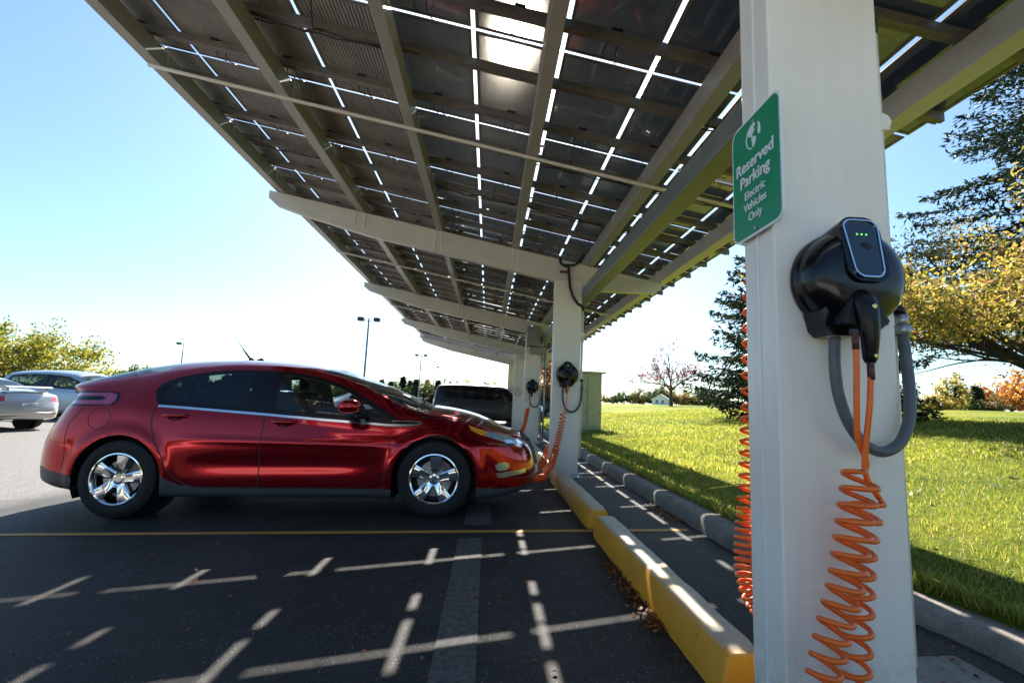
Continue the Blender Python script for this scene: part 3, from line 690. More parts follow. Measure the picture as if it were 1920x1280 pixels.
# orange leads of the nearest station and their coils (local to the station)
O1 = Vector((1.082, 1.379, 1.435))
def loc1(px, py, Y=1.25): p = at(px, py, Y)-O1; return tuple(p)
mb = MB()
lead = smooth_path([loc1(1604, 625, 1.24), loc1(1606, 680, 1.24), loc1(1606, 760, 1.25), loc1(1607, 820, 1.26), loc1(1618, 850, 1.27), loc1(1630, 868, 1.27), loc1(1622, 880, 1.27)], 40, 6)
lead2 = smooth_path([loc1(1633, 700, 1.235), loc1(1631, 760, 1.235), loc1(1624, 830, 1.25), loc1(1620, 880, 1.26), loc1(1628, 905, 1.26), loc1(1646, 930, 1.26)], 40, 6)
r0 = .0075
h1 = helix_pts([loc1(1615, 885, 1.245), loc1(1600, 1000, 1.245), loc1(1585, 1100, 1.245), loc1(1560, 1190, 1.245), loc1(1540, 1285, 1.245), loc1(1525, 1400, 1.245)], lambda u: .040-.008*u, 16, 18, 2.2)
h2 = helix_pts([loc1(1628, 935, 1.318), loc1(1612, 1020, 1.318), loc1(1608, 1100, 1.318), loc1(1604, 1200, 1.318), loc1(1596, 1400, 1.318)], lambda u: .036-.002*u, 13, 18, .3)
h1 = np.array([q for q in h1 if True]); 
mb.tube(lead+[tuple(q) for q in h1], r0, 8); mb.tube(lead2+[tuple(q) for q in h2], r0, 8)
# both coils gather and run back up behind, out of sight under the station
mb.build('coiled_cable', 'orange', st1)
mb = MB(); mb.tube([loc1(1603, 622, 1.24), loc1(1605, 655, 1.24)], .009, 8); mb.build('cable_sleeve', 'orange_tip', st1); mb = MB(); mb.tube([loc1(1632, 680, 1.235), loc1(1634, 712, 1.235)], .009, 8); mb.build('cable_sleeve', 'orange_tip', st1)
st1b = None
# a second station on the far face of the first column: its coil hangs in the gap to the left
root = empty('charging_station', (1.09, 1.38+.171, 1.435), math.pi); tag(root, 'charger hidden behind the nearest column, its long orange coil hanging left of the column', 'charger', 'black round chargers on the canopy columns'); station_body(root, False)
mb = MB(); RO = Vector((1.09, 1.551, 1.435)); RM = Matrix.Rotation(math.pi, 3, 'Z')
def loc2(px, py, Y): return tuple(RM @ (at(px, py, Y)-RO))
hp = helix_pts([loc2(1416, 470, 1.68), loc2(1412, 560, 1.68), loc2(1408, 760, 1.68), loc2(1404, 900, 1.67), loc2(1396, 1010, 1.66), loc2(1396, 1070, 1.66), loc2(1408, 1115, 1.66), loc2(1432, 1150, 1.66)], .030, 34, 14, 0, lambda u: np.interp(u, [0, .3, .55, 1], [0, .46, .72, 1]))
mb.tube([tuple(q) for q in hp], .0062, 8)
hp0 = smooth_path([(-.0, -.14, -.2), (.1, -.12, .02), tuple(hp[0]-np.array([.0, 0, -.02])), tuple(hp[0])], 20, 3); mb.tube(hp0, .0062, 8)
mb.build('coiled_cable', 'orange', root)
# stations further down the row
def coil_station(Y, label, path, rad, turns, full=True, lead=None, tr=.0065, ease=None):
    st = station('charging_station', Y, label, full); O = Vector((1.082, Y-.001, 1.435))
    mb = MB()
    pr = [tuple(Vector(p)-O) for p in path]
    h = helix_pts(pr[2:], rad, turns, 10, 0, ease)
    mb.tube(smooth_path(pr[:3], 12, 2)+[tuple(q) for q in h], tr, 6); mb.build('coiled_cable', 'orange', st); return st
def A2(px, py, Y=6.2): return tuple(at(px, py, Y))
coil_station(6.45, 'black round charger on the second column, just past the nose of the red car', [A2(1064, 722), A2(1062, 760), A2(1057, 772), A2(1052, 800), A2(1043, 838), A2(1035, 868, 6.0), A2(1018, 895, 5.8), A2(995, 898, 5.6)], .04, 40, True, None, .008, lambda u: u**.8)
def A3(px, py, Y=11.3): return tuple(at(px, py, Y))
coil_station(11.57, 'smaller black round charger on the third column, under the grey boxes', [A3(995, 742), A3(992, 760), A3(990, 765), A3(984, 795), A3(976, 815)], .05, 24, False, None, .009)
# loose orange coils lying on the wheel stop behind the bumper
mb = MB()
g1 = helix_pts([A2(1030, 838, 6.9), A2(1020, 862, 6.7), A2(1008, 880, 6.4), A2(985, 884, 6.1)], .045, 22, 10); mb.tube([tuple(q) for q in g1], .008, 6)
o = mb.build('coiled_cable', 'orange'); tag(o, 'orange coiled charging cable slumped over the wheel stop behind the red bumper', 'cable')
for Y, lb in ((16.65, 'larger pale round reel cover on the fourth column'), (21.72, 'smallest pale round reel cover on the farthest column')):
    rt = empty('cable_reel', (1.06, Y-.002, 1.43)); tag(rt, lb, 'cable reel', 'pale round covers on the far columns')
    mb = MB(); mb.lathe([(0, 0), (.17, 0), (.18, -.01), (.18, -.05), (.16, -.075), (.12, -.085), (.11, -.08), (.05, -.08), (.04, -.09), (0, -.09)], 28, 'y'); mb.build('cover', 'disc_tan', rt, 35)
    mb = MB(); mb.lathe([(0, -.092), (.03, -.092), (.034, -.0905)], 16, 'y'); mb.build('hub', 'brown_box', rt)

# ------------------------------------------------------------ wheel stops
def wheel_stop(y0, y1, label, x=.955):
    h = .155; o_ = Vector((x, (y0+y1)/2, lot_z(x))); L = y1-y0
    mb = MB(); poly = [(-.105, -.02), (-.10, .03), (-.075, .125), (-.055, h), (.055, h), (.075, .125), (.10, .03), (.105, -.02)]
    n = 22; k = len(poly); vs = []; rg = random.Random(int(y0*100))
    for i in range(n+1):
        t = i/n; e = 1-.10*max(0, 1-min(t, 1-t)*n/1.0)
        for j, (a, b) in enumerate(poly):
            jit = rg.uniform(-.0025, .0025) if 0 < i < n else 0
            vs.append((a*e+jit, -L/2+L*t, b*(1-.08*(1-e)*10 if j in (3, 4) else 1)+jit))
    fs = [(i*k+j, i*k+(j+1) % k, (i+1)*k+(j+1) % k, (i+1)*k+j) for i in range(n) for j in range(k-1)]+[tuple(range(k))[::-1], tuple(range(n*k, n*k+k))]
    mb.add(vs, [f[::-1] for f in fs], 0, True); o = mb.build('wheel_stop', 'stop', None, 28); bevel(o, .008, 2)
    o.location = o_; o.rotation_euler = (0, -math.atan(G), 0); tag(o, label, 'wheel stop', 'yellow wheel stops along the columns')
    return o
wheel_stop(1.72, 3.72, 'nearest yellow concrete wheel stop, ending at the nearest column')
wheel_stop(3.90, 6.20, 'yellow wheel stop just beyond the painted line, running to the second column')
wheel_stop(6.95, 9.0, 'wheel stop behind the red car nose, past the second column')
wheel_stop(9.15, 11.3, 'farthest visible wheel stop, before the third column')

# ------------------------------------------------------------ cars
def pchip(xk, yk, x):
    xk = np.asarray(xk, float); yk = np.asarray(yk, float); x = np.asarray(x, float)
    h = np.diff(xk); d = np.diff(yk)/h; n = len(xk); mm = np.zeros(n)
    for i in range(1, n-1):
        if d[i-1]*d[i] > 0:
            w1, w2 = 2*h[i]+h[i-1], h[i]+2*h[i-1]; mm[i] = (w1+w2)/(w1/d[i-1]+w2/d[i])
    mm[0] = d[0]; mm[-1] = d[-1]
    i = np.clip(np.searchsorted(xk, x)-1, 0, n-2); t = np.clip((x-xk[i])/h[i], 0, 1)
    return (2*t**3-3*t**2+1)*yk[i]+(t**3-2*t**2+t)*h[i]*mm[i]+(-2*t**3+3*t**2)*yk[i+1]+(t**3-t**2)*h[i]*mm[i+1]
def cv(pairs, x): a = np.array(pairs, float); return pchip(a[:, 0], a[:, 1], x)
def inpoly(px, pz, poly):
    P = np.array(poly); r = np.zeros(px.shape, bool); j = len(P)-1
    for i in range(len(P)):
        c = ((P[i, 1] > pz) != (P[j, 1] > pz)) & (px < (P[j, 0]-P[i, 0])*(pz-P[i, 1])/(P[j, 1]-P[i, 1]+1e-12)+P[i, 0]); r ^= c; j = i
    return r
def arc(cx, cz, r, a0, a1, n=24): return [(cx+r*math.cos(R(a0+(a1-a0)*i/n)), cz+r*math.sin(R(a0+(a1-a0)*i/n))) for i in range(n+1)]
def smooth_poly(p, it=2):
    for _ in range(it):
        q = []
        for i in range(len(p)): a, b = p[i], p[(i+1) % len(p)]; q += [(a[0]*.75+b[0]*.25, a[1]*.75+b[1]*.25), (a[0]*.25+b[0]*.75, a[1]*.25+b[1]*.75)]
        p = q
    return p
def car_surface(S, nu, nvs):
    L = S['L']; t = np.linspace(0, 1, nu+1)
    # stations packed towards both ends
    e = .13; xs = L*(t + e*(-np.sin(2*np.pi*t))/(2*np.pi)*1.9*.9); xs[0] = 0; xs[-1] = L
    g = lambda k: cv(S[k], xs)
    W, B, T, belt, rail, Wb, Wr = (g(k) for k in ('W', 'B', 'T', 'belt', 'rail', 'Wb', 'Wr'))
    sh = belt-S.get('shd', .09)
    zero = xs*0
    P = [(zero, B), (W-.12, B), (W-.03, B+.035), (W-.008, np.maximum(B+.10, .40)), (W, np.maximum(B+.2, .60)-0*xs), ((W*.45+Wb*.55), sh), (Wb, belt), (Wr, rail), (Wr*.62, T-(T-rail)*.30), (zero, T)]
    # keep the lower keys ordered where the body gets shallow
    ys = np.array([p[0] for p in P]); zs = np.array([p[1] for p in P]); zs = np.maximum.accumulate(zs, axis=0)
    vk = np.arange(10); vv = np.concatenate([np.linspace(i, i+1, n, endpoint=False) for i, n in enumerate(nvs)]+[[9.]])
    Y = np.array([pchip(vk, ys[:, i], vv) for i in range(len(xs))]); Z = np.array([pchip(vk, zs[:, i], vv) for i in range(len(xs))])
    X = np.repeat(xs[:, None], len(vv), 1); VV = np.repeat(vv[None], len(xs), 0)
    aR, aF = S.get('roundR', .5), S.get('roundF', .6); nR, nF = S.get('expR', 2.6), S.get('expF', 2.3)
    rr = np.where(xs < aR, (1-(np.clip((aR-xs)/aR, 0, 1))**nR)**(1/nR), 1); rf = np.where(xs > L-aF, (1-(np.clip((xs-L+aF)/aF, 0, 1))**nF)**(1/nF), 1)
    Y = Y*(rr*rf)[:, None]
    wR = np.clip(1-X/.9, 0, 1)**2; wF = np.clip(1-(L-X)/1.0, 0, 1)**2
    X = X + wR*cv(S['rear'], Z) + wF*(cv(S['front'], Z)-L)
    bod = np.clip((VV-1)*2, 0, 1)*np.clip((5.6-VV)*2, 0, 1)
    for (cx, cz) in S['wheels']:
        r = np.hypot(X-cx, Z-cz); Y = Y + bod*S.get('flare', .02)*np.exp(-((r-S['arch']-.02)/.055)**2)*(rr*rf)[:, None]
    if 'scallop' in S:
        x0, x1, z0, dz, am = S['scallop']; wn = 1/(1+np.exp(-(X-x0)/.08))/(1+np.exp((X-x1)/.08))
        Y = Y - bod*am*wn*np.exp(-((Z-z0)/dz)**2)
        Y = Y + bod*.011*wn*np.exp(-((Z-(z0+.21-.03*(X-x0)))/.022)**2)
    return X, Y, Z, VV, xs, vv
def make_car(root, S, paintm, nu=200, nvs=(3, 2, 5, 8, 8, 8, 20, 7, 8), detail=True):
    X, Y, Z, VV, xs, vv = car_surface(S, nu, nvs)
    na, nb = X.shape
    V = np.stack([X, Y, Z], 2).reshape(-1, 3)
    idx = np.arange(na*nb).reshape(na, nb)
    F = np.stack([idx[:-1, :-1], idx[:-1, 1:], idx[1:, 1:], idx[1:, :-1]], 2).reshape(-1, 4)
    vF = ((VV[:-1, :-1]+VV[:-1, 1:]))/2; vF = vF.reshape(-1)
    c = V[F].mean(1); fx, fz = c[:, 0], c[:, 2]
    lab = np.full(len(F), 'body', dtype=object)
    rgn = S['regions']; edges = []
    for name, poly, vmin, vmax, *ym in rgn:
        k = inpoly(fx, fz, poly) & (vF > vmin) & (vF < vmax)
        if ym: k &= c[:, 1] > ym[0]
        lab[k] = name
        P = np.array(poly); 
        for a, b in zip(P, np.roll(P, -1, axis=0)): edges.append((a, b, vmin, vmax))
    for name, x0, x1, vmin, vmax in S['tops']:
        k = (vF > vmin) & (vF < vmax) & (fx > x0) & (fx < x1); lab[k] = name
    for (cx, cz) in S['wheels']:
        k = (np.hypot(fx-cx, fz-cz) < S['arch']) & (vF > .9) & (vF < 5.5); lab[k] = '_hole'
        k = (abs(fx-cx) < S['arch']) & (fz < cz) & (vF > .9) & (vF < 5.5); lab[k] = '_hole'
        k = (abs(fx-cx) < S['arch']) & (vF <= .9); lab[k] = 'body' if False else '_hole'
        P = np.array([(cx+S['arch'], -.2)]+arc(cx, cz, S['arch'], 0, 180, 40)+[(cx-S['arch'], -.2)])
        for a, b in zip(P[:-1], P[1:]): edges.append((a, b, .9, 5.5))
    # snap vertices that sit between two labels onto the outlines
    ids = {n: i for i, n in enumerate(sorted(set(lab)))}; li = np.array([ids[q] for q in lab])
    mn = np.full(len(V), 99); mx = np.full(len(V), -1)
    for j in range(4): np.minimum.at(mn, F[:, j], li); np.maximum.at(mx, F[:, j], li)
    bnd = np.where(mn != mx)[0]
    me_n = np.cross(V[F[:, 2]]-V[F[:, 0]], V[F[:, 3]]-V[F[:, 1]]); VN = np.zeros_like(V)
    for j in range(4): np.add.at(VN, F[:, j], me_n)
    VN /= (np.linalg.norm(VN, axis=1, keepdims=True)+1e-12)
    A = np.array([e[0] for e in edges]); Bq = np.array([e[1] for e in edges]); v0 = np.array([e[2] for e in edges]); v1 = np.array([e[3] for e in edges])
    VVf = VV.reshape(-1); V2 = V.copy()
    for i in bnd:
        p = V[i, [0, 2]]; ok = (VVf[i] > v0-.01) & (VVf[i] < v1+.01)
        if not ok.any(): continue
        a, b = A[ok], Bq[ok]; ab = b-a; t = np.clip(((p-a)*ab).sum(1)/((ab*ab).sum(1)+1e-12), 0, 1); q = a+ab*t[:, None]
        d = np.hypot(*(q-p).T); j = d.argmin()
        if d[j] < S.get('snap', .022) and abs(VN[i, 1]) > .15:
            dx, dz = q[j]-p; V2[i, 0] += dx; V2[i, 2] += dz; V2[i, 1] -= (VN[i, 0]*dx+VN[i, 2]*dz)/VN[i, 1]
    V = V2
    parts = {}
    for name in sorted(set(lab)):
        if name == '_hole': continue
        f = F[lab == name]; u, inv = np.unique(f, return_inverse=True); f = inv.reshape(f.shape); vs = V[u]
        base, mat = S['mats'].get(name, (name, None)); mat = mat or paintm
        both = name in S['merge'] or name == 'body'
        out = []
        if both:
            vm = vs*[1, -1, 1]; VVv = np.concatenate([vs, vm]); FF = np.concatenate([f, f[:, ::-1]+len(vs)])
            o = np_mesh(base, VVv, FF, mat, root, True)
            import bmesh as _b
            bm = _b.new(); bm.from_mesh(o.data); _b.ops.remove_doubles(bm, verts=[q for q in bm.verts if abs(q.co.y) < 1e-4], dist=1e-4); bm.to_mesh(o.data); bm.free(); out.append(o)
        else:
            out.append(np_mesh(base, vs*[1, -1, 1], f[:, ::-1], mat, root, True))
            out.append(np_mesh(base, vs, f, mat, root, True))
        parts[name] = out
    # dark liner just inside the painted shell, so the cabin does not show painted metal
    if detail:
        keep = np.isin(lab, ['body', 'front_door', 'rear_door', 'b_pillar', 'frame']) ; f = F[keep]; u, inv = np.unique(f, return_inverse=True); f = inv.reshape(f.shape)
        vs = V[u]-VN[u]*.022*np.where((VN[u, 1]*V[u, 1]+VN[u, 2]*(V[u, 2]-.7)) < 0, -1, 1)[:, None]; vs[:, 1] = np.maximum(vs[:, 1], 0)
        VVv = np.concatenate([vs, vs*[1, -1, 1]]); np_mesh('cabin_lining', VVv, np.concatenate([f, f[:, ::-1]+len(vs)]), 'lining', root, True)
    else:
        mb = MB()
        x0, x1 = S['cabin']; mb.box((x0, -S['Wr'][2][1], .4), (x1, S['Wr'][2][1], .8)); mb.build('cabin_floor', 'interior', root)
    return parts, (V, F, lab, VV)
def wheel(parent, x, z, y, r, rim_r, wdt, side, detail=True, spin=0., rimmat='chrome', spokes=5):
    w_ = bpy.data.objects.new('wheel', None); col.objects.link(w_); w_.parent = parent; w_.location = (x, y, z); w_.rotation_euler = (0, spin, 0 if side < 0 else math.pi); w_.empty_display_size = .1
    # local: outer face towards -y
    n = 64 if detail else 28; t = wdt
    mb = MB(); sh = r-rim_r
    prof = [(rim_r-.012, .0+t), (rim_r+sh*.2, t), (rim_r+sh*.6, t-.0), (r-.012, t-.02), (r, t-.045), (r, .045), (r-.010, .018), (rim_r+sh*.62, .0), (rim_r+sh*.35, -.004), (rim_r+sh*.12, .004), (rim_r+.002, .012), (rim_r-.012, .02)]
    mb.lathe(prof, n, 'y')
    if detail:
        for rr_, tw in ((r+.0005, .02), (r+.0005, .0)): pass
    tb = mb.build('tyre', 'tyre', w_, 40)
    rim = MB()
    rim.lathe([(rim_r+.003, .014), (rim_r+.004, .004), (rim_r-.006, .002), (rim_r-.016, .010), (rim_r-.022, .03), (rim_r-.03, t*.5), (rim_r-.02, t-.01)], n, 'y')
    # spokes: tapered, dished, with a groove
    for k in range(spokes):
        a = 2*math.pi*k/spokes+math.pi/2
        Mr = Matrix.Rotation(-a, 4, 'Y')
        R0, R1 = .035, rim_r-.012
        st_ = []
        for i in range(7):
            f_ = i/6; rr_ = R0+(R1-R0)*f_; hw = (.033+.024*f_**1.2)*(rim_r/.215); yy = .030-.018*math.sin(f_*math.pi/2)+(.006 if i == 0 else 0)
            st_.append((rr_, hw, yy))
        vs, fs = [], []
        for (rr_, hw, yy) in st_:
            vs += [(rr_, yy+.035, -hw*.9), (rr_, yy+.006, -hw), (rr_, yy, -hw*.72), (rr_, yy+.004, 0), (rr_, yy, hw*.72), (rr_, yy+.006, hw), (rr_, yy+.035, hw*.9)]
        for i in range(6):
            for j in range(6): fs.append((i*7+j, i*7+j+1, (i+1)*7+j+1, (i+1)*7+j))
        rim.add([Mr @ Vector(v) for v in vs], fs, 0, True)
    rim.lathe([(.046, .06), (.048, .036), (.044, .031), (.028, .029), (.026, .031), (0, .031)], 32, 'y')
    ro = rim.build('rim', rimmat, w_, 30)
    if detail:
        lg = MB()
        for k in range(5):
            a = 2*math.pi*(k+.5)/5+math.pi/2; cx, cz = .062*math.cos(a), .062*math.sin(a)
            lg.tube([(cx, .04, cz), (cx, .024, cz)], .011, 6)
        lg.build('wheel_nut', 'chrome_trim', ro)
        bd = MB(); bd.lathe([(.06, .075), (.155, .075), (.155, .095), (.06, .095)], 40, 'y'); bd.lathe([(0, .06), (.07, .06), (.075, .075)], 24, 'y'); bd.build('brake_disc', 'rotor', w_, 30)
        ca = MB(); ca.lathe([(.10, .06), (.175, .06), (.18, .11), (.10, .11)], 10, 'y', ang0=.2, ang1=1.25); ca.build('brake_calliper', 'dark_metal', w_, 30)
    bk = MB(); bk.lathe([(0, t*.62), (rim_r-.024, t*.62)], n, 'y'); bk.build('wheel_back', 'black_rubber', w_)
    return w_
def ribbon(surf, pts, wd, off, name, mat, parent, side=-1, closed=False):
    """thin strip laid along (x, z) points on the body side"""
    V, F, lab, VV = surf
    from mathutils.bvhtree import BVHTree
    key = id(V)
    if key not in ribbon.c: ribbon.c[key] = BVHTree.FromPolygons([tuple(v) for v in V], [tuple(f) for f in F])
    bv = ribbon.c[key]; P = []
    d = np.r_[0, np.cumsum(np.hypot(*np.diff(np.array(pts), axis=0).T))]; n = max(3, int(d[-1]/.02)); s = np.linspace(0, d[-1], n)
    q = np.array([np.interp(s, d, np.array(pts)[:, k]) for k in range(2)]).T
    for it in range(2): q[1:-1] = (q[:-2]+2*q[1:-1]+q[2:])/4
    vs = []; tg = np.gradient(q, axis=0); tg /= (np.linalg.norm(tg, axis=1, keepdims=True)+1e-9)
    for (x, z), t in zip(q, tg):
        for sg_ in (-1, 1):
            px, pz = x - t[1]*wd/2*sg_, z+t[0]*wd/2*sg_
            h = bv.ray_cast(Vector((px, 3, pz)), Vector((0, -1, 0)))
            y = h[0].y if h[0] else (vs[-1][1] if vs else .85)
            vs.append((px, y+off, pz))
    mb = MB(); k = len(q); vs = [(a, b*side, c) for a, b, c in vs]
    mb.add(vs, [(2*i, 2*i+1, 2*i+3, 2*i+2) if side < 0 else (2*i, 2*i+2, 2*i+3, 2*i+1) for i in range(k-1)], 0, True)
    return mb.build(name, mat, parent)
ribbon.c = {}
def side_y(surf, x, z):
    V, F, lab, VV = surf
    from mathutils.bvhtree import BVHTree
    if id(V) not in ribbon.c: ribbon.c[id(V)] = BVHTree.FromPolygons([tuple(v) for v in V], [tuple(f) for f in F])
    h = ribbon.c[id(V)].ray_cast(Vector((x, 3, z)), Vector((0, -1, 0))); return h[0].y if h[0] else .85

# ---- the red hatchback
LR = 4.45
S = dict(L=LR, wheels=((.80, .335), (3.50, .33)), arch=.372,
 T=[(0, 1.15), (.06, 1.185), (.31, 1.270), (.71, 1.378), (1.08, 1.424), (1.4, 1.433), (1.75, 1.422), (2.18, 1.384), (2.39, 1.345), (2.74, 1.232), (3.25, 1.03), (3.40, .975), (3.6, .945), (3.88, .892), (4.14, .82), (4.30, .76), (4.45, .70)],
 B=[(0, .27), (.4, .23), (1.15, .17), (3.1, .155), (3.9, .14), (4.2, .15), (4.45, .17)],
 W=[(0, .86), (.5, .885), (1, .893), (3.4, .893), (4.0, .88), (4.45, .84)],
 Wb=[(0, .79), (.6, .81), (1.2, .815), (2.2, .825), (3.1, .82), (3.6, .80), (4.1, .74), (4.45, .68)],
 Wr=[(0, .72), (.4, .68), (.9, .60), (1.4, .585), (2.2, .595), (2.7, .63), (3.15, .70), (3.5, .70), (4.0, .66), (4.45, .60)],
 belt=[(0, .98), (.4, 1.0), (.8, 1.0), (1.07, .955), (1.96, .889), (3.07, .80), (3.35, .805), (3.6, .80), (3.9, .765), (4.2, .69), (4.45, .60)],
 rail=[(0, 1.128), (.1, 1.135), (.4, 1.165), (.7, 1.222), (1.0, 1.283), (1.3, 1.325), (1.6, 1.347), (1.9, 1.342), (2.2, 1.315), (2.45, 1.265), (2.75, 1.17), (3.0, 1.05), (3.2, .945), (3.4, .895), (3.6, .872), (3.9, .82), (4.15, .75), (4.3, .70), (4.45, .645)],
 rear=[(0, .02), (.25, -.10), (.32, -.18), (.45, -.19), (.58, -.175), (.73, -.125), (.90, -.02), (1.0, .05), (1.06, .075), (1.10, .02), (1.13, -.03), (1.2, -.02)],
 front=[(0, 4.38), (.14, 4.40), (.22, 4.47), (.32, 4.49), (.45, 4.47), (.58, 4.42), (.68, 4.33), (.76, 4.22), (.9, 4.1)],
 roundR=.52, roundF=.72, expR=2.7, expF=2.4, flare=.022, scallop=(1.40, 2.92, .46, .085, .013), snap=.025, shd=.085)
win_top = [(.985, 1.145), (1.03, 1.185), (1.10, 1.215), (1.231, 1.25), (1.40, 1.277), (1.55, 1.289), (1.84, 1.292), (2.01, 1.283), (2.20, 1.262), (2.365, 1.232), (2.55, 1.18), (2.70, 1.118), (2.86, 1.03), (3.0, .945), (3.12, .868), (3.16, .835)]
frame_poly = [(1.03, .972), (.975, 1.06), (.962, 1.11)]+win_top+[(3.30, .828), (3.36, .822), (3.345, .806), (3.07, .803), (2.5, .846), (1.96, .893), (1.3, .944), (1.06, .964)]
ins = lambda p, d: p
q_win = [(1.075, 1.0), (1.045, 1.06), (1.06, 1.12), (1.115, 1.178), (1.205, 1.214), (1.265, 1.228), (1.265, .985)]
r_win = [(1.300, .983), (1.300, 1.234), (1.40, 1.252), (1.55, 1.264), (1.80, 1.267), (1.80, .942)]
f_win = [(2.065, .935), (2.035, 1.25), (2.20, 1.235), (2.36, 1.203), (2.54, 1.152), (2.68, 1.092), (2.76, 1.048), (2.79, .872)]
v_win = [(2.825, .872), (2.80, 1.022), (2.87, .98), (2.98, .90), (3.04, .852)]
door_r = [(1.035, .970), (1.02, .88), (1.045, .76), (1.10, .645), (1.16, .55), (1.22, .40), (1.32, .31), (1.42, .275), (1.50, .265), (1.975, .258), (1.985, .50), (1.985, .893), (1.98, .96)]
door_f = [(1.985, .893), (1.985, .50), (1.975, .258), (3.0, .248), (3.035, .262), (3.06, .33), (3.10, .55), (3.10, .70), (3.085, .803)]
tail_out = smooth_poly([(.00, 1.085), (.60, 1.085), (.685, 1.062), (.70, 1.00), (.665, .955), (.0, .95)], 1)
S['regions'] = [
 ('cladding', [(-.3, -.2), (-.3, .43), (.10, .43), (.20, .40), (.32, .385), (.46, .36), (.5, -.2)], .9, 6),
 ('cladding', [(1.0, -.2), (1.15, .36), (1.185, .36), (1.23, .325), (1.32, .285), (1.45, .262), (3.0, .243), (3.13, .245), (3.3, -.2)], .9, 6),
 ('cladding', [(3.7, -.2), (3.86, .26), (4.05, .235), (4.3, .225), (4.7, .24), (4.7, -.2)], .9, 6),
 ('hood', [(3.34, .872), (3.45, .858), (3.7, .835), (3.95, .80), (4.15, .74), (4.27, .69), (4.7, .66), (4.7, 1.2), (3.30, 1.2)], 5.9, 9.1),
 ('tailgate', [(-.2, 1.08), (.1, 1.09), (.3, 1.115), (.62, 1.18), (.70, 1.22), (.70, 1.6), (-.2, 1.6)], 6.6, 9.1),
 ('rear_door', door_r, 1.5, 6.2), ('front_door', door_f, 1.5, 6.2),
 ('frame', frame_poly, 5.8, 7.1), ('quarter_glass', q_win, 5.8, 7.1), ('rear_glass', r_win, 5.8, 7.1), ('front_glass', f_win, 5.8, 7.1), ('vent_glass', v_win, 5.8, 7.1),
 ('tail_black', tail_out, 3.5, 7.6),
 ('taillight', [(.0, 1.068), (.585, 1.070), (.655, 1.055), (.668, 1.0), (.64, .968), (.0, .968)], 3.5, 7.6),
 ('tail_black2', [(.0, 1.040), (.545, 1.040), (.575, 1.02), (.545, 1.002), (.0, 1.002)], 3.5, 7.6),
 ('headlight', smooth_poly([(3.80, .790), (3.86, .765), (3.98, .735), (4.12, .70), (4.26, .655), (4.40, .61), (4.42, .575), (4.34, .565), (4.22, .60), (4.05, .665), (3.90, .715), (3.82, .755)], 1), 4.0, 7.3),
 ('turn_signal', [(3.79, .795), (3.86, .772), (3.955, .742), (3.955, .695), (3.90, .71), (3.82, .75)], 4.0, 7.3),
 ('fog_lamp', smooth_poly([(4.035, .458), (4.17, .464), (4.175, .395), (4.06, .385)], 1), 2.2, 4.9), ('fog_trim', [(4.05, .372), (4.36, .385), (4.34, .345), (4.07, .325)], 2.2, 4.9),
 ('fuel_flap', arc(.585, .845, .094, 0, 345, 24), 4.0, 6.1)]
S['tops'] = [('windshield', 2.40, 3.30, 7.12, 9.1), ('cowl', 3.30, 3.42, 7.0, 9.1), ('rear_window', .16, .95, 7.15, 9.1)]
S['mats'] = {'body': ('body', None), 'cladding': ('lower_cladding', 'cladding'), 'hood': ('hood', None), 'tailgate': ('tailgate', None), 'rear_door': ('rear_door', None), 'front_door': ('front_door', None),
 'frame': ('window_frame', 'black_satin'), 'quarter_glass': ('quarter_window', 'glass_rear'), 'rear_glass': ('rear_side_window', 'glass_rear'), 'front_glass': ('front_side_window', 'glass'), 'vent_glass': ('vent_window', 'glass'),
 'tail_black': ('taillight_surround', 'black_plastic'), 'taillight': ('taillight', 'tail_lens'), 'tail_black2': ('taillight_bar', 'black_plastic'), 'headlight': ('headlight', 'lens'), 'turn_signal': ('turn_signal', 'amber'),
 'fog_surround': ('fog_lamp_surround', 'cladding'), 'fog_lamp': ('fog_lamp', 'fog_lens'), 'fog_trim': ('fog_lamp_trim', 'chrome_trim'), 'fuel_flap': ('fuel_flap', None), 'windshield': ('windshield', 'glass'), 'cowl': ('cowl', 'black_satin'), 'rear_window': ('rear_window', 'glass_rear')}
S['merge'] = ('hood', 'tailgate', 'cladding', 'windshield', 'cowl', 'rear_window')
XR = -3.13
th = math.atan(G)
rc = empty('red_hatchback', (XR-.80*math.cos(th), 5.145, G*(XR-.80*math.cos(th))+.004)); rc.rotation_euler = (0, -th, 0)
tag(rc, 'glossy dark red hatchback parked nose in under the canopy, side on', 'car')
parts, surf = make_car(rc, S, 'red_paint', 330, (3, 2, 8, 14, 12, 12, 34, 9, 10))
for a, b in (('tail_black2', 'taillight'), ('turn_signal', 'headlight'), ('cowl', 'windshield')):
    for i, o in enumerate(parts[a]): o.parent = parts[b][min(i, len(parts[b])-1)]
SP = [(.80, .335, 12), (3.50, .33, 5)]
for (x, z, sp) in SP:
    for side in (-1, 1):
        wheel(rc, x, z-.003, side*.890, .332, .218, .215, side, True, R(sp)*-1*side)
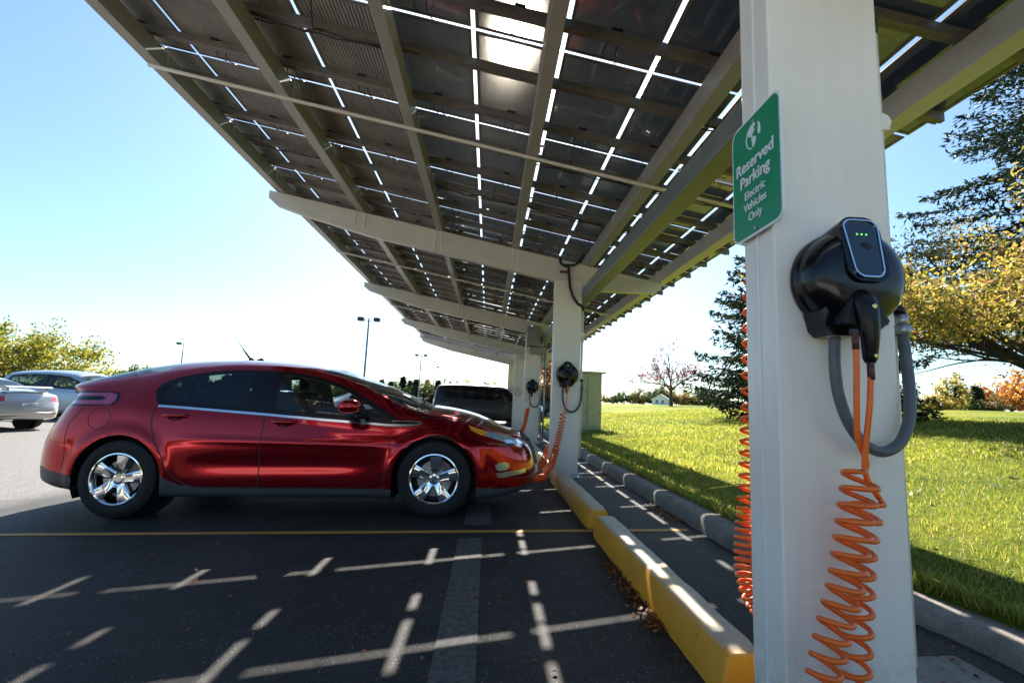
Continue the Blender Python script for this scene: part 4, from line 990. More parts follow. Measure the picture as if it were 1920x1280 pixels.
# arch liners
for (x, z, _) in SP:
    for side in (-1, 1):
        mb = MB(); mb.lathe([(.385, -.60*1), (.385, -.868), (.374, -.885)], 28, 'y', (x, 0, z), ang0=R(-25), ang1=R(205)); mb.lathe([(.0, -.60), (.385, -.60)], 28, 'y', (x, 0, z))
        if side > 0: mb.v = [(a, -b, c) for a, b, c in mb.v]
        mb.build('wheel_arch_liner', 'black_rubber', rc)
seams = {'rear_door': door_r[:11]+[door_r[11]], 'front_door': door_f[2:]}
for side in (-1, 1):
    k = 0 if side < 0 else 1
    ribbon(surf, door_r[:12], .008, .0015, 'door_seam', 'black_rubber', parts['rear_door'][k], side)
    ribbon(surf, door_f[1:], .008, .0015, 'door_seam', 'black_rubber', parts['front_door'][k], side)
    ribbon(surf, arc(.585, .845, .094, 0, 360, 30), .005, .0012, 'flap_seam', 'black_rubber', parts['fuel_flap'][k], side)
    ribbon(surf, [(.975, 1.30), (.955, 1.20), (.93, 1.05), (.955, .93), (1.0, .80), (1.03, .74)], .004, .0012, 'quarter_seam', 'black_rubber', rc, side) if False else None
    ribbon(surf, [(.33, .42), (.345, .55), (.32, .70), (.33, .80), (.40, .90), (.42, .945)], .006, .0012, 'bumper_seam', 'black_rubber', rc, side)
    ribbon(surf, [(4.0, .655), (4.0, .58), (3.93, .50), (3.865, .42)], .005, .0012, 'fender_seam', 'black_rubber', rc, side)
    ribbon(surf, [(3.34, .868), (3.6, .846), (3.9, .808), (4.1, .757), (4.25, .70)], .007, .0015, 'hood_seam', 'black_rubber', rc, side)
    ribbon(surf, [(1.045, .957), (1.3, .939), (1.96, .888), (2.5, .841), (3.07, .797), (3.20, .795), (3.345, .802)], .020, .006, 'chrome_strip', 'chrome_trim', rc, side)
    ribbon(surf, [(3.10, .832), (3.25, .832), (3.36, .825), (3.385, .815), (3.345, .802)], .010, .006, 'chrome_strip', 'chrome_trim', rc, side)
    for dn, hx, hz in (('rear_door', 1.215, .875), ('front_door', 2.155, .823)):
        y = side_y(surf, hx, hz); mb = MB(); pts = [(hx-.11, y-.012, hz+.004), (hx-.095, y+.012, hz+.003), (hx-.05, y+.032, hz), (hx+.05, y+.034, hz-.002), (hx+.095, y+.014, hz-.004), (hx+.11, y-.012, hz-.005)]
        mb.tube([(a, b*side, c) for a, b, c in smooth_path(pts, 18, 2)], [.016]*18, 10)
        mb.build('door_handle', 'red_paint', parts[dn][k])
        mb = MB(); n_ = 20; vs = [(hx+.005, (y+.0015)*side, hz-.012)]
        for i in range(n_): a = 2*math.pi*i/n_; px, pz = hx+.005+.062*math.cos(a), hz-.014+.034*math.sin(a); vs.append((px, (side_y(surf, px, pz)+.0015)*side, pz))
        mb.add(vs, [(0, 1+i, 1+(i+1) % n_) for i in range(n_)]); mb.build('handle_recess', 'black_satin', parts[dn][k])
    # door mirror
    mb = MB(); mx_, my_, mz_ = 2.76, .995, .965
    vs, fs = [], []; nu_, nv_ = 14, 18
    for i in range(nu_+1):
        a = -math.pi/2+math.pi*i/nu_
        for j in range(nv_):
            b = 2*math.pi*j/nv_; cx, cy_, cz = math.cos(a)*math.cos(b), math.sin(a), math.cos(a)*math.sin(b)
            sx = .11 if cx > 0 else .085; vs.append((mx_+sx*math.copysign(abs(cx)**.8, cx), (my_+.105*math.copysign(abs(cy_)**.75, cy_))*side, mz_+.062*math.copysign(abs(cz)**.75, cz)))
    fs = [(i*nv_+j, i*nv_+(j+1) % nv_, (i+1)*nv_+(j+1) % nv_, (i+1)*nv_+j) for i in range(nu_) for j in range(nv_)]
    mb.add(vs, fs, 0, True); mr = mb.build('mirror', 'red_paint', rc)
    mb = MB(); mb.tube([(2.86, .80*side, .845), (2.84, .87*side, .875), (2.81, .93*side, .89)], [.035, .028, .03], 10); mb.build('mirror_stalk', 'black_satin', mr)
    mb = MB(); ry_ = my_-.01; mb.tube([(mx_+.02, (my_+.085)*side, mz_-.022), (mx_+.072, (my_+.02)*side, mz_-.022), (mx_+.070, (my_-.05)*side, mz_-.024)], .007, 6); mb.build('mirror_signal', 'clip', mr)
# antenna
mb = MB(); mb.tube([(1.42, 0, 1.425), (1.40, 0, 1.455)], [.03, .018], 10); mb.tube(smooth_path([(1.40, 0, 1.45), (1.30, 0, 1.57), (1.22, 0, 1.70)], 8), [.011, .010, .009, .006, .004, .003, .003, .002], 6)
mb.tube([(1.50, .1, 1.425), (1.47, .1, 1.455), (1.43, .1, 1.44)], .018, 6); mb.build('antenna', 'black_satin', rc)
# wipers on the cowl, headlamp inner details
mb = MB()
for (x0, y0, x1, y1) in ((3.33, -.35, 3.18, .28), (3.33, .30, 3.20, .62)): mb.tube([(x0, y0, 1.0), ((x0+x1)/2, (y0+y1)/2, 1.05), (x1, y1, 1.035)], .009, 6)
mb.build('wiper', 'black_satin', rc)
# cabin: dashboard, wheel, seats
mb = MB(); mb.prism([(2.62, .60), (2.62, .86), (2.75, .93), (3.0, .93), (3.35, .90), (3.35, .6)], -.66, .66, 'y'); bevel(mb.build('dashboard', 'interior', rc), .04, 3)
mb = MB(); ang = np.linspace(0, 2*np.pi, 25); mb.tube([(2.50-.10*math.sin(a), .36+.18*math.cos(a), .91+.16*math.sin(a)) for a in ang], .015, 8, cap=False); mb.tube([(2.51, .36, .91), (2.75, .36, .82)], .03, 8); mb.tube([(2.50, .18, .91), (2.50, .54, .91)], .013, 6); mb.build('steering_wheel', 'interior', rc)
def car_seat(x, y, s=1):
    o = bpy.data.objects.new('seat', None); col.objects.link(o); o.parent = rc; o.location = (x, y, .30)
    mb = MB(); mb.prism([(-.05, .08), (.48, .10), (.50, .22), (.0, .20)], -.25, .25, 'y'); bevel(mb.build('seat_cushion', 'seat', o), .05, 3)
    mb = MB(); mb.prism([(-.08, .16), (.06, .16), (-.10, .62), (-.17, .80), (-.28, .80), (-.22, .55)], -.24*s, .24*s, 'y'); bevel(mb.build('seat_back', 'seat', o), .055, 3)
    mb = MB(); mb.prism([(-.17, .81), (-.17, .97), (-.22, 1.0), (-.28, .97), (-.27, .81)], -.13, .13, 'y'); bevel(mb.build('headrest', 'seat', o), .04, 3)
    return o
for (x, y) in ((2.12, -.36), (2.12, .36), (1.28, -.34), (1.28, .34)): car_seat(x, y)
mb = MB(); mb.box((.95, -.75, .26), (3.0, .75, .34)); mb.build('cabin_floor', 'interior', rc)
# charging plug at the bow of the car, under the number plate recess
mb = MB(); mb.prism([(4.40, .30), (4.488, .30), (4.488, .40), (4.40, .40)], -.24, .24, 'y'); mb.build('front_grille', 'clip', rc)
mb = MB(); mb.box((4.36, -.26, .44), (4.478, .26, .50)); bevel(mb.build('grille_bar', 'fog_lens', rc), .01)

# ---- other cars in the lot
def other(name, kind, X, Y, heading, label, cat, paintm, scale=1., zoff=0, group='cars parked out in the lot'):
    root = empty(name, (X, Y, lot_z(X)+zoff), heading); root.scale = (scale,)*3; tag(root, label, cat, group)
    if kind == 'suv':
        D = dict(L=5.0, wheels=((.98, .37), (4.02, .37)), arch=.43,
          T=[(0, 1.15), (.05, 1.60), (.12, 1.76), (.4, 1.82), (1.5, 1.87), (3.0, 1.85), (3.25, 1.80), (3.6, 1.52), (3.95, 1.20), (4.1, 1.15), (4.6, 1.10), (5.0, 1.0)],
          B=[(0, .35), (1, .28), (4, .28), (5, .32)], W=[(0, .93), (2.5, .96), (5, .92)], Wb=[(0, .86), (1, .90), (3.5, .90), (4.2, .88), (5, .80)],
          Wr=[(0, .72), (.5, .72), (2.5, .72), (3.4, .74), (3.9, .82), (4.3, .80), (5, .70)], belt=[(0, 1.10), (3.9, 1.10), (4.2, 1.02), (5, .90)],
          rail=[(0, 1.14), (.06, 1.5), (.15, 1.66), (.5, 1.73), (1.5, 1.77), (3.0, 1.75), (3.3, 1.66), (3.9, 1.17), (4.1, 1.11), (5, .95)],
          rear=[(0, .02), (.35, -.03), (.7, -.03), (1.1, .02), (1.6, .10), (1.9, .22)], front=[(0, 4.95), (.4, 5.02), (.7, 5.02), (.9, 4.97), (1.2, 4.85)], roundR=.25, roundF=.45, expR=3.2, expF=2.8, snap=.03)
        D['regions'] = [('frame', [(.22, 1.15), (.30, 1.66), (1.5, 1.70), (3.0, 1.68), (3.22, 1.62), (3.78, 1.16)], 5.8, 7.1), ('glass_a', [(.30, 1.19), (.36, 1.62), (1.20, 1.66), (1.20, 1.19)], 5.8, 7.1), ('glass_b', [(1.27, 1.19), (1.27, 1.66), (2.20, 1.665), (2.20, 1.19)], 5.8, 7.1), ('glass_c', [(2.32, 1.19), (2.32, 1.66), (2.98, 1.65), (3.18, 1.59), (3.60, 1.19)], 5.8, 7.1),
          ('taillight', [(-.1, 1.15), (.14, 1.15), (.14, .82), (-.1, .82)], 3.5, 7.2), ('headlight', [(4.75, .95), (5.2, .93), (5.2, .76), (4.78, .78)], 3.5, 7)]
        D['tops'] = [('windshield', 3.32, 3.92, 7.1, 9.1)]; wr = .37
    elif kind == 'wagon':
        D = dict(L=4.8, wheels=((.95, .33), (3.85, .33)), arch=.38,
          T=[(0, 1.1), (.1, 1.35), (.35, 1.56), (.8, 1.64), (1.8, 1.69), (2.7, 1.64), (3.1, 1.50), (3.6, 1.18), (3.8, 1.08), (4.4, .98), (4.8, .86)],
          B=[(0, .28), (1, .22), (3.8, .2), (4.8, .24)], W=[(0, .86), (2.4, .92), (4.8, .86)], Wb=[(0, .80), (1, .85), (3.5, .85), (4.8, .72)],
          Wr=[(0, .66), (.5, .66), (2.4, .66), (3.2, .70), (3.7, .76), (4.8, .62)], belt=[(0, 1.02), (1, 1.04), (3.5, .98), (4.0, .88), (4.8, .76)],
          rail=[(0, 1.06), (.12, 1.28), (.4, 1.46), (1, 1.54), (1.8, 1.57), (2.7, 1.52), (3.1, 1.38), (3.65, 1.04), (4.0, .96), (4.8, .82)],
          rear=[(0, .02), (.4, -.04), (.8, -.02), (1.1, .08), (1.6, .2)], front=[(0, 4.75), (.35, 4.85), (.6, 4.83), (.8, 4.72), (1, 4.6)], roundR=.35, roundF=.55, snap=.03)
        D['regions'] = [('frame', [(.42, 1.12), (.62, 1.43), (1.2, 1.50), (1.9, 1.51), (2.6, 1.46), (3.0, 1.32), (3.45, 1.02), (2.0, 1.05)], 5.8, 7.1), ('glass_a', [(.55, 1.14), (.70, 1.40), (1.2, 1.46), (1.9, 1.475), (1.9, 1.09)], 5.8, 7.1), ('glass_c', [(2.0, 1.09), (2.0, 1.47), (2.56, 1.43), (2.92, 1.30), (3.28, 1.06)], 5.8, 7.1),
          ('taillight', [(-.1, 1.0), (.30, 1.02), (.30, .86), (-.1, .84)], 3.5, 7), ('headlight', [(4.35, .86), (5, .8), (5, .66), (4.4, .72)], 3.5, 7)]
        D['tops'] = [('windshield', 3.0, 3.62, 7.1, 9.1), ('rear_window', .12, .45, 7.1, 9.1)]; wr = .33
    else:                      # coupe / sedan, notch back
        D = dict(L=4.45, wheels=((.92, .32), (3.55, .32)), arch=.365,
          T=[(0, .93), (.1, .99), (.55, 1.01), (.9, 1.10), (1.35, 1.27), (1.8, 1.33), (2.2, 1.32), (2.55, 1.24), (3.1, .98), (3.3, .93), (3.9, .86), (4.45, .72)],
          B=[(0, .30), (.9, .2), (3.5, .18), (4.45, .22)], W=[(0, .84), (2.2, .87), (4.45, .84)], Wb=[(0, .78), (1, .80), (3.2, .79), (4.45, .68)],
          Wr=[(0, .70), (.6, .66), (1.3, .58), (2.2, .58), (2.7, .62), (3.15, .70), (4.45, .58)], belt=[(0, .86), (.6, .90), (1.2, .90), (3.1, .82), (3.5, .80), (4.45, .62)],
          rail=[(0, .90), (.55, .95), (.9, 1.03), (1.35, 1.19), (1.8, 1.25), (2.2, 1.24), (2.55, 1.15), (3.05, .92), (3.3, .87), (3.9, .80), (4.45, .68)],
          rear=[(0, .10), (.3, -.02), (.5, -.06), (.72, -.03), (.9, .02), (1.2, .1)], front=[(0, 4.4), (.3, 4.48), (.5, 4.46), (.7, 4.35), (.9, 4.2)], roundR=.42, roundF=.6, expR=3, snap=.03)
        D['regions'] = [('frame', [(1.02, .93), (1.40, 1.16), (1.8, 1.20), (2.2, 1.19), (2.5, 1.11), (2.95, .87)], 5.8, 7.1), ('glass_a', [(1.14, .945), (1.44, 1.135), (1.75, 1.17), (1.75, .93)], 5.8, 7.1), ('glass_c', [(1.83, .925), (1.83, 1.17), (2.18, 1.16), (2.46, 1.085), (2.82, .885)], 5.8, 7.1),
          ('taillight', [(-.2, .86), (.34, .86), (.44, .80), (.34, .72), (-.2, .72)], 3.3, 7.2, .30), ('headlight', [(3.95, .78), (4.5, .7), (4.5, .58), (4.0, .66)], 3.5, 7)]
        D['tops'] = [('windshield', 2.5, 3.08, 7.1, 9.1), ('rear_window', .75, 1.36, 7.1, 9.1)]; wr = .32
    gm = 'glass_dark' if kind == 'suv' else ('glass_rear' if kind == 'wagon' else 'glass_rear')
    D['mats'] = {'body': ('body', None), 'frame': ('window_frame', 'black_satin'), 'glass_a': ('side_window', gm), 'glass_b': ('side_window', gm), 'glass_c': ('side_window', gm), 'taillight': ('taillight', 'red_plastic'), 'headlight': ('headlight', 'lens'), 'windshield': ('windshield', gm), 'rear_window': ('rear_window', gm)}
    D['merge'] = ('windshield', 'rear_window'); D['cabin'] = (D['L']*.22, D['L']*.68)
    parts, sf = make_car(root, D, paintm, 90, (2, 1, 3, 4, 4, 3, 10, 3, 4), False)
    for (x, z) in D['wheels']:
        for side in (-1, 1):
            wheel(root, x, z, side*(D['W'][1][1]-.005), wr, wr*.66, .2, side, False, 0, 'chrome_trim')
            mb = MB(); mb.lathe([(D['arch']+.01, -.55), (D['arch']+.01, -D['W'][1][1]+.03)], 16, 'y', (x, 0, z), ang0=R(-15), ang1=R(195)); mb.lathe([(0, -.55), (D['arch']+.01, -.55)], 16, 'y', (x, 0, z))
            if side > 0: mb.v = [(a, -b, c) for a, b, c in mb.v]
            mb.build('wheel_arch_liner', 'black_rubber', root)
    return root, D, sf
# silver coupe, tail towards us at the left edge
cp, D, sf = other('silver_coupe', 'coupe', -11.5, 12.4, R(180-12), 'silver coupe with a rear wing and red taillights cut off by the left edge', 'car', 'silver_paint')
mb = MB(); mb.prism([(.02, 1.085), (.10, 1.115), (.30, 1.115), (.32, 1.10), (.06, 1.075)], -.50, .50, 'y')
for y in (-.42, .42): mb.prism([(.10, .98), (.12, 1.09), (.26, 1.09), (.30, .99)], y-.02, y+.02, 'y')
bevel(mb.build('rear_wing', 'silver_paint', cp), .01)
mb = MB(); mb.box((-.035, -.17, .55), (-.005, .17, .70)); bevel(mb.build('licence_plate', 'plate', cp), .004)
mb = MB(); mb.prism([(-.06, .46), (.02, .40), (.3, .38), (.3, .33), (.02, .33), (-.04, .40)], -.6, .6, 'y'); mb.build('bumper_lip', 'silver_paint', cp)
other('silver_wagon', 'wagon', -16.9, 17.6, R(-4), 'pale silver blue wagon with dark side windows behind the coupe', 'car', 'bluesilver_paint')
other('black_suv', 'suv', -2.45, 21.4, 0, 'big black sport utility vehicle standing beyond the red car nose', 'suv', 'black_paint')
other('black_suv', 'suv', -.3, 28.4, R(2), 'second black vehicle mostly hidden behind the black sport utility vehicle', 'suv', 'black_paint')
other('white_sedan', 'coupe', -9.6, 16.5, R(10), 'white car seen through the rear side window of the red hatchback', 'car', 'white_paint', 1.05)
other('white_sedan', 'coupe', -5.6, 14.8, R(12), 'white car seen through the front side window of the red hatchback', 'car', 'white_paint', 1.05)
other('dark_sedan', 'coupe', -6.0, 20.5, R(5), 'dark car seen behind the door mirror of the red hatchback', 'car', 'black_paint', 1.05)

# ------------------------------------------------------------ lamp posts
def lamp(px, py_top, Y, heads, label, h):
    p = at(px, py_top, Y); base = lot_z(p.x) if p.x < 1.5 else lawn_z(p.x, Y)
    base = max(base, -.3); top = p.z
    r = empty('lamp_post', (p.x, Y, base)); tag(r, label, 'lamp post', 'tall lamp posts in the parking lot'); H = top-base
    mb = MB(); mb.tube([(0, 0, 0), (0, 0, H*.5), (0, 0, H)], [.13, .11, .085], 10); mb.build('pole', 'pole_blue', r)
    mb = MB(); mb.lathe([(.3, 0), (.3, .6), (.0, .62)], 14, 'z'); mb.build('foot', 'concrete', r, 30)
    for s_ in heads:
        mb = MB(); mb.tube([(0, 0, H-.25), (s_*.55, 0, H-.12)], .04, 6); mb.build('arm', 'pole_blue', r)
        mb = MB(); mb.box((s_*.50, -.28, H-.28), (s_*1.08, .28, H+.1)) if s_ > 0 else mb.box((s_*1.08, -.28, H-.28), (s_*.50, .28, H+.1)); bevel(mb.build('lamp_head', 'lamp_black', r), .04)
lamp(692, 597, 46, (-1, 1), 'twin headed lamp post, tallest and darkest, rising over the red windscreen', 9)
lamp(790, 665, 84, (-1, 1), 'twin headed lamp post, paler and farther, above the black vehicle', 9)
lamp(815, 687, 118, (1,), 'smallest lamp post, just right of the farther twin headed one', 9)
lamp(345, 643, 80, (-1,), 'single headed lamp post over the red car roof, left of its antenna', 9)

# ------------------------------------------------------------ cabinet and shed
def cabinet():
    Y = 14.6; a = at(1072, 803, Y); b = at(1127, 806, Y); z0 = lawn_z(2.9, Y)+.02; z1 = at(1127, 700, Y).z
    r = empty('utility_cabinet', ((a.x+b.x)/2, Y, z0)); tag(r, 'pale olive utility cabinet behind the second column', 'utility cabinet'); hw = (b.x-a.x)/2; H = z1-z0
    mb = MB(); mb.box((-hw, 0, 0), (hw, 1.1, H)); bevel(mb.build('box', 'cabinet', r), .015)
    mb = MB(); mb.box((-hw-.05, -.07, H+.002), (hw+.12, 1.15, H+.05)); bevel(mb.build('lid', 'cabinet', r), .01)
    for x0, x1 in ((-hw+.04, -.015), (.015, hw-.04)):
        mb = MB(); mb.box((x0, -.022, .12), (x1, -.003, H-.1)); d = mb.build('door', 'cabinet', r); bevel(d, .006)
        mb = MB()
        for z in (H*.3, H*.7): mb.box((x1-.05, -.035, z-.02), (x1-.01, -.023, z+.02))
        mb.build('hinge', 'dark_metal', d)
    mb = MB(); mb.box((-hw-.3, -.5, -.12), (hw+1.2, 1.6, -.005)); mb.build('concrete_pad', 'concrete', r)
cabinet()
def shed():
    Y = 100.; p = at(1240, 757, Y); z0 = lawn_z(p.x, Y)-.15
    r = empty('white_shed', (p.x, Y, z0), R(-25)); tag(r, 'small white shed with a gabled roof at the edge of the lawn', 'shed')
    mb = MB(); mb.prism([(-1.7, 0), (-1.7, 1.5), (0, 2.5), (1.7, 1.5), (1.7, 0)], -2.2, 2.2, 'y'); mb.build('wall', 'shed_white', r)
    mb = MB(); mb.prism([(-1.95, 1.42), (0, 2.58), (1.95, 1.42), (1.95, 1.55), (0, 2.75), (-1.95, 1.55)], -2.35, 2.35, 'y'); mb.build('roof', 'shed_white', r)
    for x in (-.75, .45):
        mb = MB(); mb.box((x-.25, -2.24, .7), (x+.25, -2.205, 1.4)); mb.build('window', 'shed_dark', r)
shed()
# ------------------------------------------------------------ trees
def rand_dir(base, spread, rg):
    v = Vector((rg.gauss(0, 1), rg.gauss(0, 1), rg.gauss(0, 1))).normalized(); return (Vector(base).normalized()+v*spread).normalized()
def skeleton(rg, H, trunk_h, r0, spread, levels, n1, flat=.6, lift=.35, lean=(0, 0)):
    """broadleaf skeleton; returns branches [(pts, radii)] and twig tips"""
    br, tips = [], []
    tp = [Vector((lean[0]*t*t*H*.1, lean[1]*t*t*H*.1, t*trunk_h)) for t in np.linspace(0, 1, 6)]
    br.append((tp, list(np.linspace(r0*1.25, r0*.8, 6))))
    def grow(p, d, L, r, lv):
        n = 6; pts = [p.copy()]; rad = [r]
        for i in range(n):
            d = (d + Vector((rg.gauss(0, .13), rg.gauss(0, .13), rg.gauss(0, .10)+.05*lift))).normalized(); p = p + d*(L/n); pts.append(p.copy()); rad.append(r*(1-.62*(i+1)/n))
            if lv > 0 and i >= 1:
                for _ in range(rg.choice((1, 1, 2)) if lv > 1 else rg.choice((1, 2))):
                    dd = rand_dir(d, .75, rg); dd.z = dd.z*flat+lift*.35; grow(p.copy(), dd.normalized(), L*rg.uniform(.42, .62), rad[-1]*.6, lv-1)
            elif lv == 0 and i >= 1: tips.append(p.copy())
        br.append((pts, rad))
        if lv == 0: tips.append(p.copy())
    for k in range(n1):
        a = 2*math.pi*(k+rg.random()*.6)/n1; up = rg.uniform(.25, 1.1); p = tp[-1] - Vector((0, 0, rg.uniform(0, trunk_h*.35)))
        grow(p, Vector((math.cos(a), math.sin(a), up)).normalized(), spread*rg.uniform(.7, 1.05)*(1.0+.15*up), r0*.5, levels)
    grow(tp[-1].copy(), Vector((0, 0, 1)), (H-trunk_h)*.75, r0*.55, levels)
    return br, tips
def leaf_quads(centres, size, jitter, per, rg=RNG, droop=0.):
    C = np.repeat(np.asarray(centres, float), per, 0); C = C+rg.normal(0, jitter, C.shape)
    n = len(C); s = size*rg.uniform(.6, 1.35, n)[:, None]
    u = rg.normal(0, 1, (n, 3)); u /= np.linalg.norm(u, axis=1, keepdims=True); w_ = np.cross(u, rg.normal(0, 1, (n, 3))); w_ /= np.linalg.norm(w_, axis=1, keepdims=True)
    V = np.stack([C-u*s, C+w_*s*.5, C+u*s, C-w_*s*.5], 1).reshape(-1, 3); return V, np.arange(4*n).reshape(n, 4)
def broadleaf(name, loc, label, cat, H, trunk_h, r0, spread, leaf, lsize, per, jit, seed, levels=2, n1=6, flat=.6, lift=.35, group=None, squash=None, barkm='bark', keep=1.0, thin=.0, lean=(0, 0), zmin=0.):
    rg = random.Random(seed); rn = np.random.default_rng(seed)
    br, tips = skeleton(rg, H, trunk_h, r0, spread, levels, n1, flat, lift, lean)
    r = empty(name, loc); tag(r, label, cat, group)
    mb = MB()
    zmax = max(t.z for t in tips); k = H/zmax
    for pts, rad in br:
        if max(rad) < thin: continue
        mb.tube([Vector((p.x, p.y, p.z*(k if p.z > trunk_h*.6 else 1+(k-1)*p.z/(trunk_h*.6)))) for p in pts], [max(q, .004) for q in rad], 6 if max(rad) > .04 else 4, cap=False)
    mb.build('trunk', barkm, r)
    T = np.array([(t.x, t.y, t.z*k) for t in tips])
    T = T[(rn.random(len(T)) < keep) & (T[:, 2] > zmin)]
    if len(T):
        V, F = leaf_quads(T, lsize, jit, per, rn); V[:, 2] = np.maximum(V[:, 2], .15); np_mesh('crown', V, F, leaf, r)
    return r
def conifer(name, loc, label, cat, H, rad, seed, group=None, n_wh=34, per=1.0, nl=.10, leaf='needles', lo=.4, barkm='bark_dark', detail=1.0, power=.85):
    rg = random.Random(seed); rn = np.random.default_rng(seed); r = empty(name, loc); tag(r, label, cat, group)
    mb = MB(); mb.tube([(0, 0, H*t) for t in np.linspace(0, 1, 8)], [max(.02, H*.016*(1-t)) for t in np.linspace(0, 1, 8)], 8)
    C, D = [], []
    for i in range(n_wh):
        t = (i+.5)/n_wh; z = lo+(H-lo)*t; L0 = rad*(1-t)**power+.12
        for k in range(rg.choice((5, 6, 7))):
            a = rg.uniform(0, 2*math.pi); L = L0*rg.uniform(.6, 1.12); pts = []
            sag = .20+.25*(1-t); n = max(5, int(L/(.22/detail)))
            for j in range(n+1):
                f = j/n; pts.append(Vector((math.cos(a)*L*f, math.sin(a)*L*f, z-sag*L*f*(1-.55*f)+.10*L*f**3)))
            if detail > .35: mb.tube(pts[::max(1, n//5)]+[pts[-1]], list(np.linspace(.03*H/12*(1-t*.6), .006, len(pts[::max(1, n//5)])+1)), 4, cap=False)
            perp = Vector((-math.sin(a), math.cos(a), 0))
            for j in range(1, n+1):
                f = j/n; wl = L*.34*(1-f)**.6*min(1, f*3)+.08
                for s_ in (-1, 1):
                    e = pts[j]+perp*s_*wl+Vector((math.cos(a), math.sin(a), 0))*wl*.7-Vector((0, 0, wl*.25))
                    m_ = max(2, int(wl/(.14/detail)))
                    for q in range(m_+1): C.append(pts[j]+(e-pts[j])*(q/m_)); D.append((e-pts[j]).normalized())
                C.append(pts[j]); D.append(Vector((math.cos(a), math.sin(a), -.1)))
    mb.build('trunk', barkm, r)
    C = np.array([tuple(c) for c in C]); D = np.array([tuple(d) for d in D])
    per = max(1, int(per)); C = np.repeat(C, per, 0); D = np.repeat(D, per, 0); n = len(C)
    C = C+rn.normal(0, nl*.35, C.shape); u = D+rn.normal(0, .65, C.shape); u /= np.linalg.norm(u, axis=1, keepdims=True)
    w_ = np.cross(u, rn.normal(0, 1, C.shape)); w_ /= np.linalg.norm(w_, axis=1, keepdims=True); s = nl*rn.uniform(.7, 1.4, n)[:, None]
    V = np.stack([C-u*s*.4, C+w_*s*.22+u*s*.2, C+u*s, C-w_*s*.22+u*s*.2], 1).reshape(-1, 3)
    np_mesh('crown', V, np.arange(4*n).reshape(n, 4), leaf, r); return r
def G0(px, py, Y):
    p = at(px, py, Y); return (p.x, Y, (lawn_z(p.x, Y) if p.x > 1.9 else lot_z(p.x)))
# right hand side: two spruces, the autumn crab apple, the bare red tree
conifer('spruce_tree', G0(1510, 787, 16.5), 'dark spruce half hidden behind the nearest column', 'spruce', 11.6, 4.0, 11, 'spruces on the lawn', 46, 3, .14)
conifer('spruce_tree', (16.3, 12.2, lawn_z(16.3, 12.2)), 'dark spruce reaching in from the right edge above the yellow tree', 'spruce', 13.5, 4.7, 5, 'spruces on the lawn', 17, 3, .13, lo=3.4)
broadleaf('crab_apple_tree', (12.6, 9.6, lawn_z(12.6, 9.6)-.05), 'spreading yellow and russet autumn tree at the right edge', 'autumn tree', 5.6, 1.9, .20, 4.2, 'leaf_gold', .046, 26, .18, 21, 2, 8, .62, .34, barkm='bark_dark', zmin=1.75)
broadleaf('bare_tree', G0(1258, 757, 46), 'nearly bare small tree with a few dark pink leaves on the lawn', 'bare tree', 7.2, 2.3, .17, 2.9, 'leaf_red', .085, 4, .12, 33, 2, 6, .8, .6, keep=.30, barkm='bark')
# left: broad yellow green trees beyond the parked cars
broadleaf('honey_locust_tree', (-44.5, 42, -.2), 'wide yellow green tree behind the silver wagon', 'tree', 7.4, 2.0, .30, 6.6, 'leaf_yellowgreen', .16, 6, .34, 41, 2, 8, .55, .25, group='yellow green trees beyond the lot')
broadleaf('honey_locust_tree', (-63, 46, -.2), 'yellow tree cut off by the left edge', 'tree', 7.4, 1.6, .30, 6.0, 'leaf_yellowgreen', .17, 9, .4, 42, 2, 7, .55, .25, group='yellow green trees beyond the lot')
broadleaf('orange_tree', (16.0*.42*.42+1.5, 30, lawn_z(4.3, 30)), 'orange autumn tree seen in the gap between the second and third columns', 'autumn tree', 4.0, .8, .14, 1.5, 'leaf_orange', .09, 10, .22, 51, 2, 6, .7, .4)
kinds = []
def far_tree(px, py_top, Y, kind, label, group, wide=1., seed=0, base=None):
    p = at(px, py_top, Y); b = base if base is not None else (lawn_z(p.x, Y) if p.x > 1.9 else -.35); H = max(1.2, p.z-b)
    loc = (p.x, Y, b)
    if kind == 'conifer': return conifer('far_conifer', loc, label, 'conifer', H, H*.30*wide, seed, group, 12, 1, .55*H/7, detail=.25, lo=.1)
    leaf = {'green': 'leaf_green', 'tan': 'leaf_tan', 'orange': 'leaf_orange', 'gold': 'leaf_gold'}[kind]
    return broadleaf('far_tree', loc, label, 'tree', H, H*.2, H*.03, H*.42*wide, leaf, H*.040, 7, H*.055, seed, 1, 7, .8, .4, group=group, thin=.05)
rg = random.Random(3)
gl_ = 'trees along the far side of the lot'
L_ = [(716, 712, 'conifer'), (733, 716, 'conifer'), (748, 712, 'green'), (757, 707, 'conifer'), (770, 714, 'conifer'), (781, 712, 'conifer'), (792, 716, 'green'), (802, 713, 'conifer'), (812, 716, 'tan'), (822, 714, 'conifer'), (835, 712, 'green'), (846, 717, 'conifer'), (858, 716, 'green'), (874, 713, 'orange'), (888, 716, 'gold'), (902, 718, 'green'), (918, 717, 'green'), (932, 716, 'gold'), (700, 715, 'conifer'), (684, 718, 'green'), (664, 716, 'conifer')]
for i, (x, y, k) in enumerate(L_):
    desc = {'conifer': 'dark conifer in the far tree line over the hood of the red car', 'green': 'dark green bushy tree in the far tree line over the hood of the red car', 'tan': 'olive tree in the far tree line over the hood of the red car', 'orange': 'orange tinged tree just above the black vehicle roof', 'gold': 'yellowish tree above the black vehicle roof'}[k]
    far_tree(x, y, 118+rg.uniform(-8, 8), k, desc, gl_, 1.1, 100+i)
for i, (x, y, k) in enumerate([(240, 690, 'green'), (262, 684, 'green'), (280, 688, 'green'), (212, 700, 'green'), (300, 698, 'green')]):
    far_tree(x, y, 75, k, 'dark green tree low on the horizon left of the red car roof', 'dark trees left of the red car roof', 1.2, 200+i)
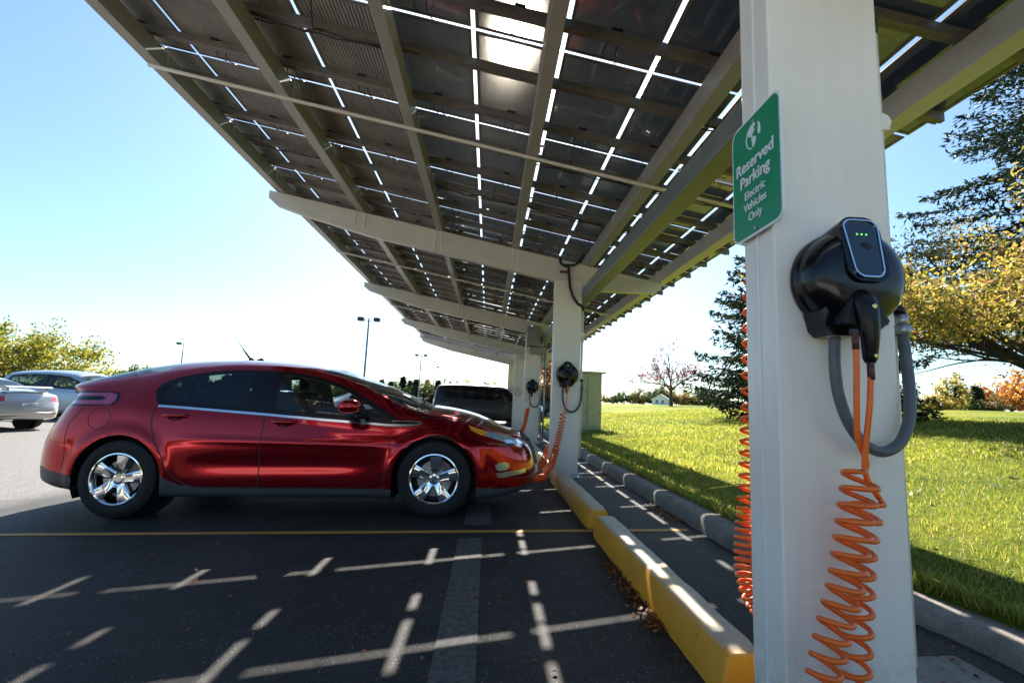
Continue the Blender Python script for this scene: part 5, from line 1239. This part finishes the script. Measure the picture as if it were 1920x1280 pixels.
for i, x in enumerate(range(320, 680, 24)):
    far_tree(x, 712+rg.uniform(-4, 4), 95, 'green', 'green tree of the far line glimpsed through the red car windows', 'trees glimpsed through the car windows', 1.3, 260+i)
gr_ = 'trees along the far edge of the lawn'
R_ = [(1132, 738, 'tan'), (1147, 742, 'green'), (1158, 735, 'green'), (1172, 733, 'green'), (1186, 736, 'green'), (1199, 729, 'tan'), (1212, 738, 'green'), (1224, 732, 'green'), (1236, 723, 'green'), (1248, 730, 'tan'), (1268, 726, 'tan'), (1281, 731, 'gold'), (1293, 735, 'tan'), (1306, 729, 'green'), (1318, 727, 'green'), (1330, 733, 'green'), (1345, 738, 'green'), (1360, 736, 'green')]
for i, (x, y, k) in enumerate(R_):
    desc = {'tan': 'tan autumn tree in the row beyond the lawn near the shed', 'green': 'green tree in the row beyond the lawn near the shed', 'gold': 'pale gold tree in the row just right of the bare tree trunk'}[k]
    far_tree(x, y, 104+rg.uniform(0, 12), k, desc, gr_, 1.15, 300+i)
Q_ = [(1700, 744, 'green'), (1722, 748, 'green'), (1738, 746, 'tan'), (1765, 706, 'gold'), (1795, 722, 'conifer'), (1784, 738, 'tan'), (1812, 740, 'green'), (1831, 726, 'conifer'), (1846, 744, 'green'), (1858, 738, 'tan'), (1890, 692, 'orange'), (1925, 700, 'orange')]
for i, (x, y, k) in enumerate(Q_):
    desc = {'green': 'small green tree on the horizon under the crab apple branches', 'tan': 'tan bush on the horizon under the crab apple branches', 'gold': 'round pale yellow tree on the horizon right of the nearest column', 'conifer': 'slim dark conifer on the horizon under the crab apple branches', 'orange': 'orange autumn tree at the right edge of the horizon'}[k]
    far_tree(x, y, 52+(i % 3)*3, k, desc, 'trees on the horizon at the right', 1.0, 400+i)

# woods added unseen behind the camera to mirror a dark band in the paint
C_ = []
for _ in range(260):
    x = RNG.uniform(-130, 130); h = RNG.uniform(5, 10); n = 90
    p = np.stack([x+RNG.normal(0, 2.0, n), -75+RNG.normal(0, 1.6, n), RNG.uniform(.2, 1, n)**.8*h*(1-.25*RNG.random(n))], 1); C_.append(p)
V, F = leaf_quads(np.concatenate(C_), .7, .15, 1)
o = np_mesh('reflection_woods', V, F, 'leaf_tan'); o['kind'] = 'stuff'; tag(o, 'added unseen autumn woods behind the camera, mirrored in the car paint', 'woods')
